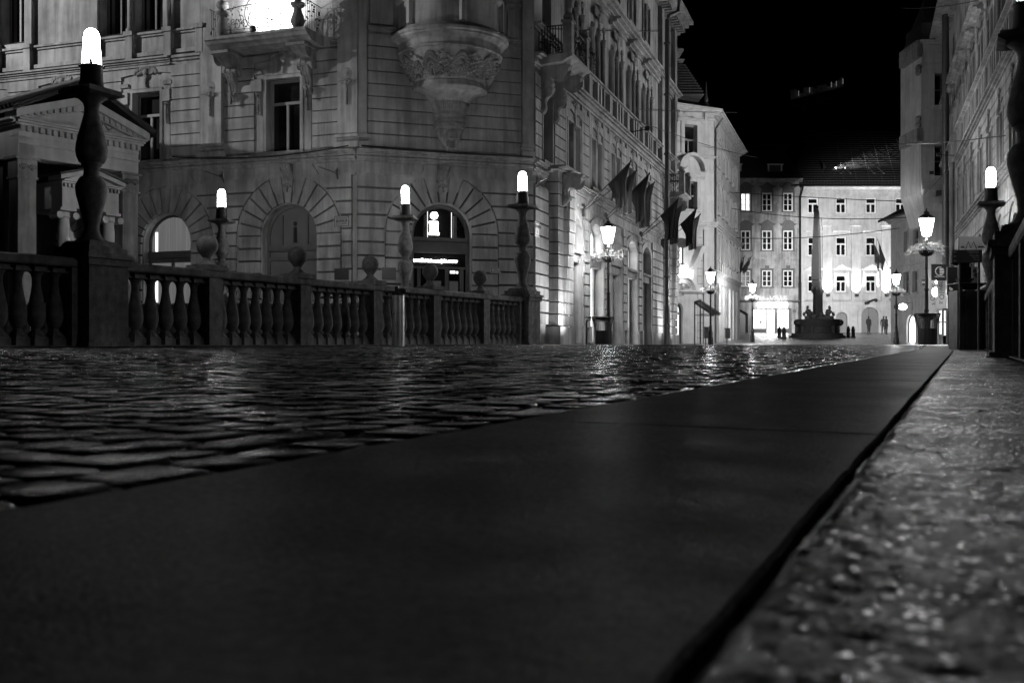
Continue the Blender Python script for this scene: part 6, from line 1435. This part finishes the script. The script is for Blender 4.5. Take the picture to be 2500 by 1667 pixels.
mb = MB(fr); mb.tube([(X1, -.03, z1 - .05), (X1 + 1.0, -.03, z1 - .05)], .02, 5); mb.build("bracket", M['iron'], root)
Y = 44.0; root, fr, X0, X1, z0, z1 = signpanel("hanging_sign", Y, 2249.5, 681, 2268, 698.5, M['black'], "small framed sign reading HU behind the right street lamp")
mb = MB(fr); e = .02; mb.prism([(X0 + .01, z0 + .01), (X1 - .01, z0 + .01), (X1 - .01, z1 - .01), (X0 + .01, z1 - .01)], 0, .006, [[(X0 + .03, z0 + .03), (X1 - .03, z0 + .03), (X1 - .03, z1 - .03), (X0 + .03, z1 - .03)]]); mb.build("border", M['grey'], root)
text("HUGO", "lettering", M['white'], root, fr, (X0 + X1) / 2 + .03, .004, Z_(689.5, Y), .11, .003, bold=.004) if 0 else text("HU", "lettering", M['white'], root, fr, X_(2256, Y), .004, Z_(689.5, Y), .12, .003, bold=.006)
mb = MB(fr); mb.tube([(X1, -.03, z1 - .1), (X1 + 1.6, -.03, z1 - .1)], .02, 5); mb.build("bracket", M['iron'], root)
for x0, x1, y0, y1, tx, Yb, lb in ((2268, 2287, 684, 763, "s.Oliver", 41.5, "left vertical banner with rotated lettering, partly behind the lamp shaft"), (2288, 2309, 685, 752, "s.Oliver", 39.0, "right vertical banner with rotated lettering under the black hanging sign")):
    root, fr, X0, X1, z0, z1 = signpanel("vertical_banner", Yb, x0, y0, x1, y1, M['banner'], lb, "banner", .04)
    o_ = text(tx, "lettering", M['steeld'], root, fr, (X0 + X1) / 2, .004, z0 + (z1 - z0) * .56, .27, .003, right=(0, 0, 1), up=(-1, 0, 0))
    if x0 != 2268:
        c_ = (X0 + X1) / 2 - rootloc(root).x
        for v in o_.data.vertices: v.co.x = 2 * c_ - v.co.x
    mb = MB(fr); mb.tube([(X0, -.02, z1 + .02), (X1 + (2309 - x1 + 8) * Yb / F, -.02, z1 + .02)], .018, 5); mb.tube([(X0, -.02, z0), (X1 + .1, -.02, z0)], .012, 5); mb.build("banner_rod", M['steel'], root)
X = X_(2311.5, 39); mb = MB(); mb.tube([(X, 39, Z_(684, 39)), (X, 39, Z_(752, 39))], .03, 6); tag(mb.build("banner_pole", M['steel']), "vertical steel pole holding the right banner", "pole")
# spotlights that wash the banners
for x, y, Yb, lb in ((2275, 691, 40, "small bright spotlight above the left banner"), (2271, 715, 40, "larger bright lamp beside the shaft of the right street lamp")):
    X = X_(x, Yb); mb = MB(); mb.blob((X, Yb - .5, Z_(y, Yb)), (.07, .07, .07) if y < 700 else (.14, .1, .18), 10, 8); tag(mb.build("spotlight", M['neonhot']), lb, "lamp")
root, fr, X0, X1, z0, z1 = signpanel("direction_sign", 17.6, 2325, 610, 2398, 641, M['trimd'], "dark wayfinding board with three left arrows and rows of text", "direction sign", .05)
Y = 17.6
mb = MB(fr)
for k, y in enumerate((615.5, 625.8, 636.5)):
    cz = Z_(y, Y); ax, bx_ = X_(2328, Y), X_(2335, Y); mb.tube([(bx_, .006, cz), (ax, .006, cz)], .0035, 4); mb.tube([(ax + .022, .006, cz + .018), (ax, .006, cz), (ax + .022, .006, cz - .018)], .0035, 4)
mb.build("arrows", M['white'], root)
for k, (s_, y, sz) in enumerate((("Ljubljanski grad", 613.3, .031), ("Ljubljana Castle", 617.3, .026), ("Mestna hiša", 623.8, .031), ("Mestni trg", 628.6, .026), ("Stari trg", 634, .026))): text(s_, "lettering", M['white'], root, fr, X_(2389, Y), .003, Z_(y, Y), sz, .001, align='RIGHT')
mb = MB(fr)
for y in (620.2, 630.6): mb.box(X0 + .02, X1 - .02, 0, .003, Z_(y + .2, Y), Z_(y - .2, Y))
mb.tube([(X_(2347, Y), -.05, gz(X0, Y) - .1), (X_(2347, Y), -.05, z1)], .02, 6); mb.tube([(X_(2393, Y), -.05, gz(X0, Y) - .1), (X_(2393, Y), -.05, z1)], .02, 6); mb.build("post", M['iron'], root)
X = X_(2334, 17.8); mb = MB(Fr((0, 17.8), (1, 0), (0, -1))); mb.prism([(X + .085 * math.cos(k * math.pi / 12), Z_(636, 17.8) + .085 * math.sin(k * math.pi / 12)) for k in range(24)], -.03, 0); tag(mb.build("round_sign", M['black']), "round black disc partly hidden behind the wayfinding board", "sign")
root, fr, X0, X1, z0, z1 = signpanel("poster_board", 21.5, 2347, 641, 2372, 692, M['black'], "tall black display board behind the wayfinding board with a small white picture", "poster board")
mb = MB(fr); Y = 21.5; mb.prism([(X_(2366.5, Y), Z_(651.5, Y)), (X_(2378, Y), Z_(650.5, Y)), (X_(2379, Y), Z_(643, Y)), (X_(2366.5, Y), Z_(643.5, Y))], 0, .006, [[(X_(2370, Y), Z_(649.5, Y)), (X_(2374, Y), Z_(649.5, Y)), (X_(2374, Y), Z_(645.5, Y)), (X_(2370, Y), Z_(645.5, Y))]]); mb.build("white_picture", M['white'], root)
mb = MB(fr); mb.tube([(X0 + .1, -.03, gz(X0, Y) - .1), (X0 + .1, -.03, z0 + .1)], .025, 5); mb.build("post", M['iron'], root)
root, fr, X0, X1, z0, z1 = signpanel("poster", 21.9, 2373, 651, 2393, 691, M['banner'], "grey illustrated poster with pale strip on its right side above the waste cabinet", "poster")
mb = MB(fr); Y = 21.9; mb.blob((X_(2379, Y), .0, Z_(661, Y)), (.04, .01, .045), 10, 6); mb.blob((X_(2384, Y), .0, Z_(672, Y)), (.06, .01, .05), 10, 6); mb.build("illustration", M['woodp'], root)
mb = MB(fr); mb.box(X_(2389, Y), X1, 0, .004, z0, z1); mb.build("pale_strip", M['white'], root)
root, fr, X0, X1, z0, z1 = signpanel("poster_board", 24.5, 2313, 652, 2338, 720, M['black'], "black board with two pale round petals, left of the waste cabinet", "poster board")
mb = MB(fr); Y = 24.5
for x, y in ((2330.5, 696), (2322, 704)): mb.prism([(X_(x, Y) + .05 * math.cos(k * math.pi / 8 + .5), Z_(y, Y) + .052 * math.sin(k * math.pi / 8 + .5)) for k in range(14)], 0, .005)
mb.box(X_(2318, Y), X_(2335, Y), 0, .004, Z_(713, Y), Z_(711.2, Y)); mb.build("petals", M['white'], root)
mb = MB(fr); mb.tube([(X0 + .05, -.03, gz(X0, Y) - .1), (X0 + .05, -.03, z0 + .1)], .025, 5); mb.build("post", M['iron'], root)
root, fr, X0, X1, z0, z1 = signpanel("letter_panel", 31.0, 2342, 578, 2402, 610, M['banner'], "pale panel with a big thin letter M above the wayfinding board", "sign", .05)
Y = 31.0; mb = MB(fr); pts = [(2357, 608), (2363.5, 590), (2370, 606), (2376.5, 590), (2384, 608)]
mb.tube([(X_(x, Y), .012, Z_(y, Y)) for x, y in pts], .014, 4); mb.build("letter_m", M['black'], root)
mb = MB(fr); 
for x in (2349, 2391, 2399): mb.leafspray(X_(x, Y), .0, Z_(604, Y), .08, .06, 6, 0, x)
mb.build("small_ornament", M['trimd'], root)
mb = MB(fr); mb.tube([(X0, -.03, gz(X0, Y) - .1), (X0, -.03, z1)], .03, 5); mb.build("post", M['steeld'], root)
# display window with reflections put in as glowing strips at the foot of the right palace
root, fr, X0, X1, z0, z1 = signpanel("display_case", 46, 2290, 757, 2342, 838, M['glass'], "tall glass display case with glowing strips painted as reflections, left of the waste cabinet", "display case", .5)
mb = MB(fr); Y = 46
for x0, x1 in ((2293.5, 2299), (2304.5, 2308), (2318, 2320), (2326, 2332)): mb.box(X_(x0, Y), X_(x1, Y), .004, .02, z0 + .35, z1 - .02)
mb.build("glow_strip", M['shop'], root)
mb = MB(fr)
for x in (2291, 2311, 2340): mb.box(X_(x, Y) - .03, X_(x, Y) + .03, 0, .05, z0, z1)
mb.box(X0, X1, 0, .04, Z_(788, Y), Z_(785, Y)); mb.build("frame", M['steel'], root)

# ---------------------------------------------------------------- lit castle wall on the hill
def hp(x, y, Y): return (X_(x, Y), Y, Z_(y, Y))
root = thing("castle_wall", hp(1990, 230, 228), "small lit stretch of castle wall high on the dark hill", "castle wall")
mb = MB(); Y = 228
a, b = hp(1930, 237, Y), hp(2060, 205, Y); g = random.Random(2); n = 16
for k in range(n):
    t0, t1 = k / n, (k + .9) / n; h = g.uniform(.2, 2.0); x0 = a[0] + (b[0] - a[0]) * t0; x1 = a[0] + (b[0] - a[0]) * t1; z = a[2] + (b[2] - a[2]) * t0; mb.box(x0, x1, Y, Y + 1, z - .5, z + h * .8)
mb.build("wall", M['stuccob'], root)
for x, y in ((1948, 228), (1975, 220), (2028, 207), (2040, 205), (2056, 199)): 
    mb = MB(); p = hp(x, y, Y); mb.box(p[0] - .08, p[0] + .08, Y - .6, Y - .5, p[2] - .7, p[2] + .4); mb.build("wall_lamp", M['curtain'], root)
spot("castle_light", hp(1948, 246, 224), hp(1960, 226, 229), 5, 110, .8); spot("castle_light", hp(2030, 224, 224), hp(2040, 208, 229), 4, 110, .8)
spot("castle_light", hp(1985, 238, 224), hp(2000, 218, 229), 3, 120, .8)

# ---------------------------------------------------------------- overhead wires
def wire(p, q, sag, label, r=.018):
    P, Q = Vector(p), Vector(q); mb = MB(); mb.tube([tuple(P.lerp(Q, t / 14) - Vector((0, 0, sag * 4 * (t / 14) * (1 - t / 14)))) for t in range(15)], r, 4); tag(mb.build("overhead_wire", M['flagd']), label, "wire", "overhead wires across the street")
def px(x, y, Y): return (X_(x, Y), Y, Z_(y, Y))
wire(px(1296, 69, 32), px(1652, 76, 56), .05, "highest overhead wire, crossing the long facade above the upper windows")
wire(px(1478, 263, 42), px(1648, 150, 56), .25, "overhead wire rising steeply to the right from the facade middle")
wire(px(1478, 263, 42), px(1800, 275, 70), .05, "level overhead wire passing before the mansard house cornice")
wire(px(1530, 285, 44), px(1850, 385, 80), .2, "overhead wire sloping down past the mansard house")
wire(px(1230, 392, 33.0), px(1560, 393, 50), .05, "overhead wire along the flag poles")
wire(px(1700, 463, 80), px(2215, 492, 70), .1, "overhead wire crossing the upper windows of the shop house", .026)
wire(px(1770, 506, 80), px(2215, 531, 66), .4, "overhead wire crossing the obelisk just below its tip", .026)
wire(px(1786, 580, 80), px(2195, 557, 66), .3, "lowest overhead wire crossing the obelisk", .026)
wire(px(2180, 352, 60), px(2470, 329, 33), .1, "overhead wire before the long right facade at mid height", .02)
wire(px(2372, 322, 50), px(2250, 480, 56), .3, "overhead wire dropping left along the right facade", .02)
wire(px(2200, 20, 60), px(2480, -20, 34), .2, "overhead wire at the top of the right facade")
wire(LF.P(6.2, .3, ZA + .1), LF.P(.1, .3, ZA + .05), .18, "thick slack cable lying on the string course of the left palace facade", .02)
wire(CF.P(.1, .3, ZA + .05), CF.P(CLEN - .1, .3, ZA + .02), .03, "thick cable along the string course under the oriel", .025)

# ---------------------------------------------------------------- floodlight on a mast outside the frame at left, lighting the upper left facade
fp = (-30.5, 28.0, 13.5)
mb = MB(); mb.lathe(fp[0], fp[1], [(.09, .2), (.07, 13.2)], 10); mb.box(fp[0] - .2, fp[0] + .2, fp[1] - .15, fp[1] + .05, 13.25, 13.7); tag(mb.build("floodlight_mast", M['pole']), "mast with floodlight standing outside the frame at the far left", "floodlight")
spot("mast_floodlight_beam", (fp[0] + .35, fp[1], fp[2]), LF.P(9.5, 0, 13.0), PW['flood'], 64, 1.0, .12)
spot('mast_floodlight_beam', (fp[0] + .35, fp[1] + .1, fp[2] - .3), LF.P(4.0, 0, 7.6), PW['flood'] * .05, 36, 1.0, .12)

# wash lights added on brackets of both palaces to brighten the facades
for fr_, u_, tg, lb, pw in ((KF, 9.0, SF.P(9, 0, 10.5), "added floodlight bracket high on the right palace shining across the street", PW['street']), (KF, 3.5, SF.P(17, 0, 10), "farther added floodlight bracket on the right palace shining across the street", PW['street'] * .8), (SF, 13.0, KF.P(14, 0, 9), "added floodlight bracket on the long left facade shining at the right palace", PW['street'] * .7)):
    mb = MB(fr_); mb.box(u_ - .08, u_ + .08, .9, 1.1, 9.34, 9.5); mb.tube([(u_, 0, 9.3), (u_, 1.0, 9.4)], .02, 5); tag(mb.build("floodlight", M['flagd']), lb, "floodlight")
    spot("added_wash_beam", fr_.P(u_, 1.25, 9.4), tg, pw, 120, .8, .15)
# floodlights fixed to houses round the square and at the palace foot
mb = MB(); mb.box(27.8, 28.2, 76.3, 76.6, 9.6, 9.95); tag(mb.build("floodlight", M['iron']), "floodlight box at the eaves of the low house facing the square", "floodlight")
spot("square_floodlight", (28.0, 76.9, 9.7), BF.P(7.2, 0, 6), PW['square'] * 1.3, 52, .5, .15)
spot('square_floodlight', (28.0, 76.9, 9.6), AF.P(4, 0, 6), PW['square'] * .28, 40, .6, .15)  # extra beam added to brighten the shop house facade
mb = MB(KF); mb.box(.2, .5, .3, .6, 8.6, 8.9); tag(mb.build("floodlight", M['iron']), "floodlight box on the end of the right palace facing the mansard house", "floodlight")
spot("street_floodlight", KF.P(.3, .75, 8.8), MF.P(4, 0, 9.5), PW['mansard'], 100, .7, .15)
for Yq, lb in ((33.45, "ground uplight at the foot of the palace corner"), (52.3, "ground uplight at the foot of the second portal")):
    u_ = ys(Yq) ; mb = MB(SF); mb.lathe(u_, 1.5, [(.1, .2), (.1, .3), (.08, .31)], 12); tag(mb.build("ground_uplight", M['steeld']), lb, "uplight")
    spot("ground_uplight_beam", SF.P(u_, 1.5, .36), SF.P(u_ + .0, .3, 2.9), PW['corner'], 120, .9, .08)
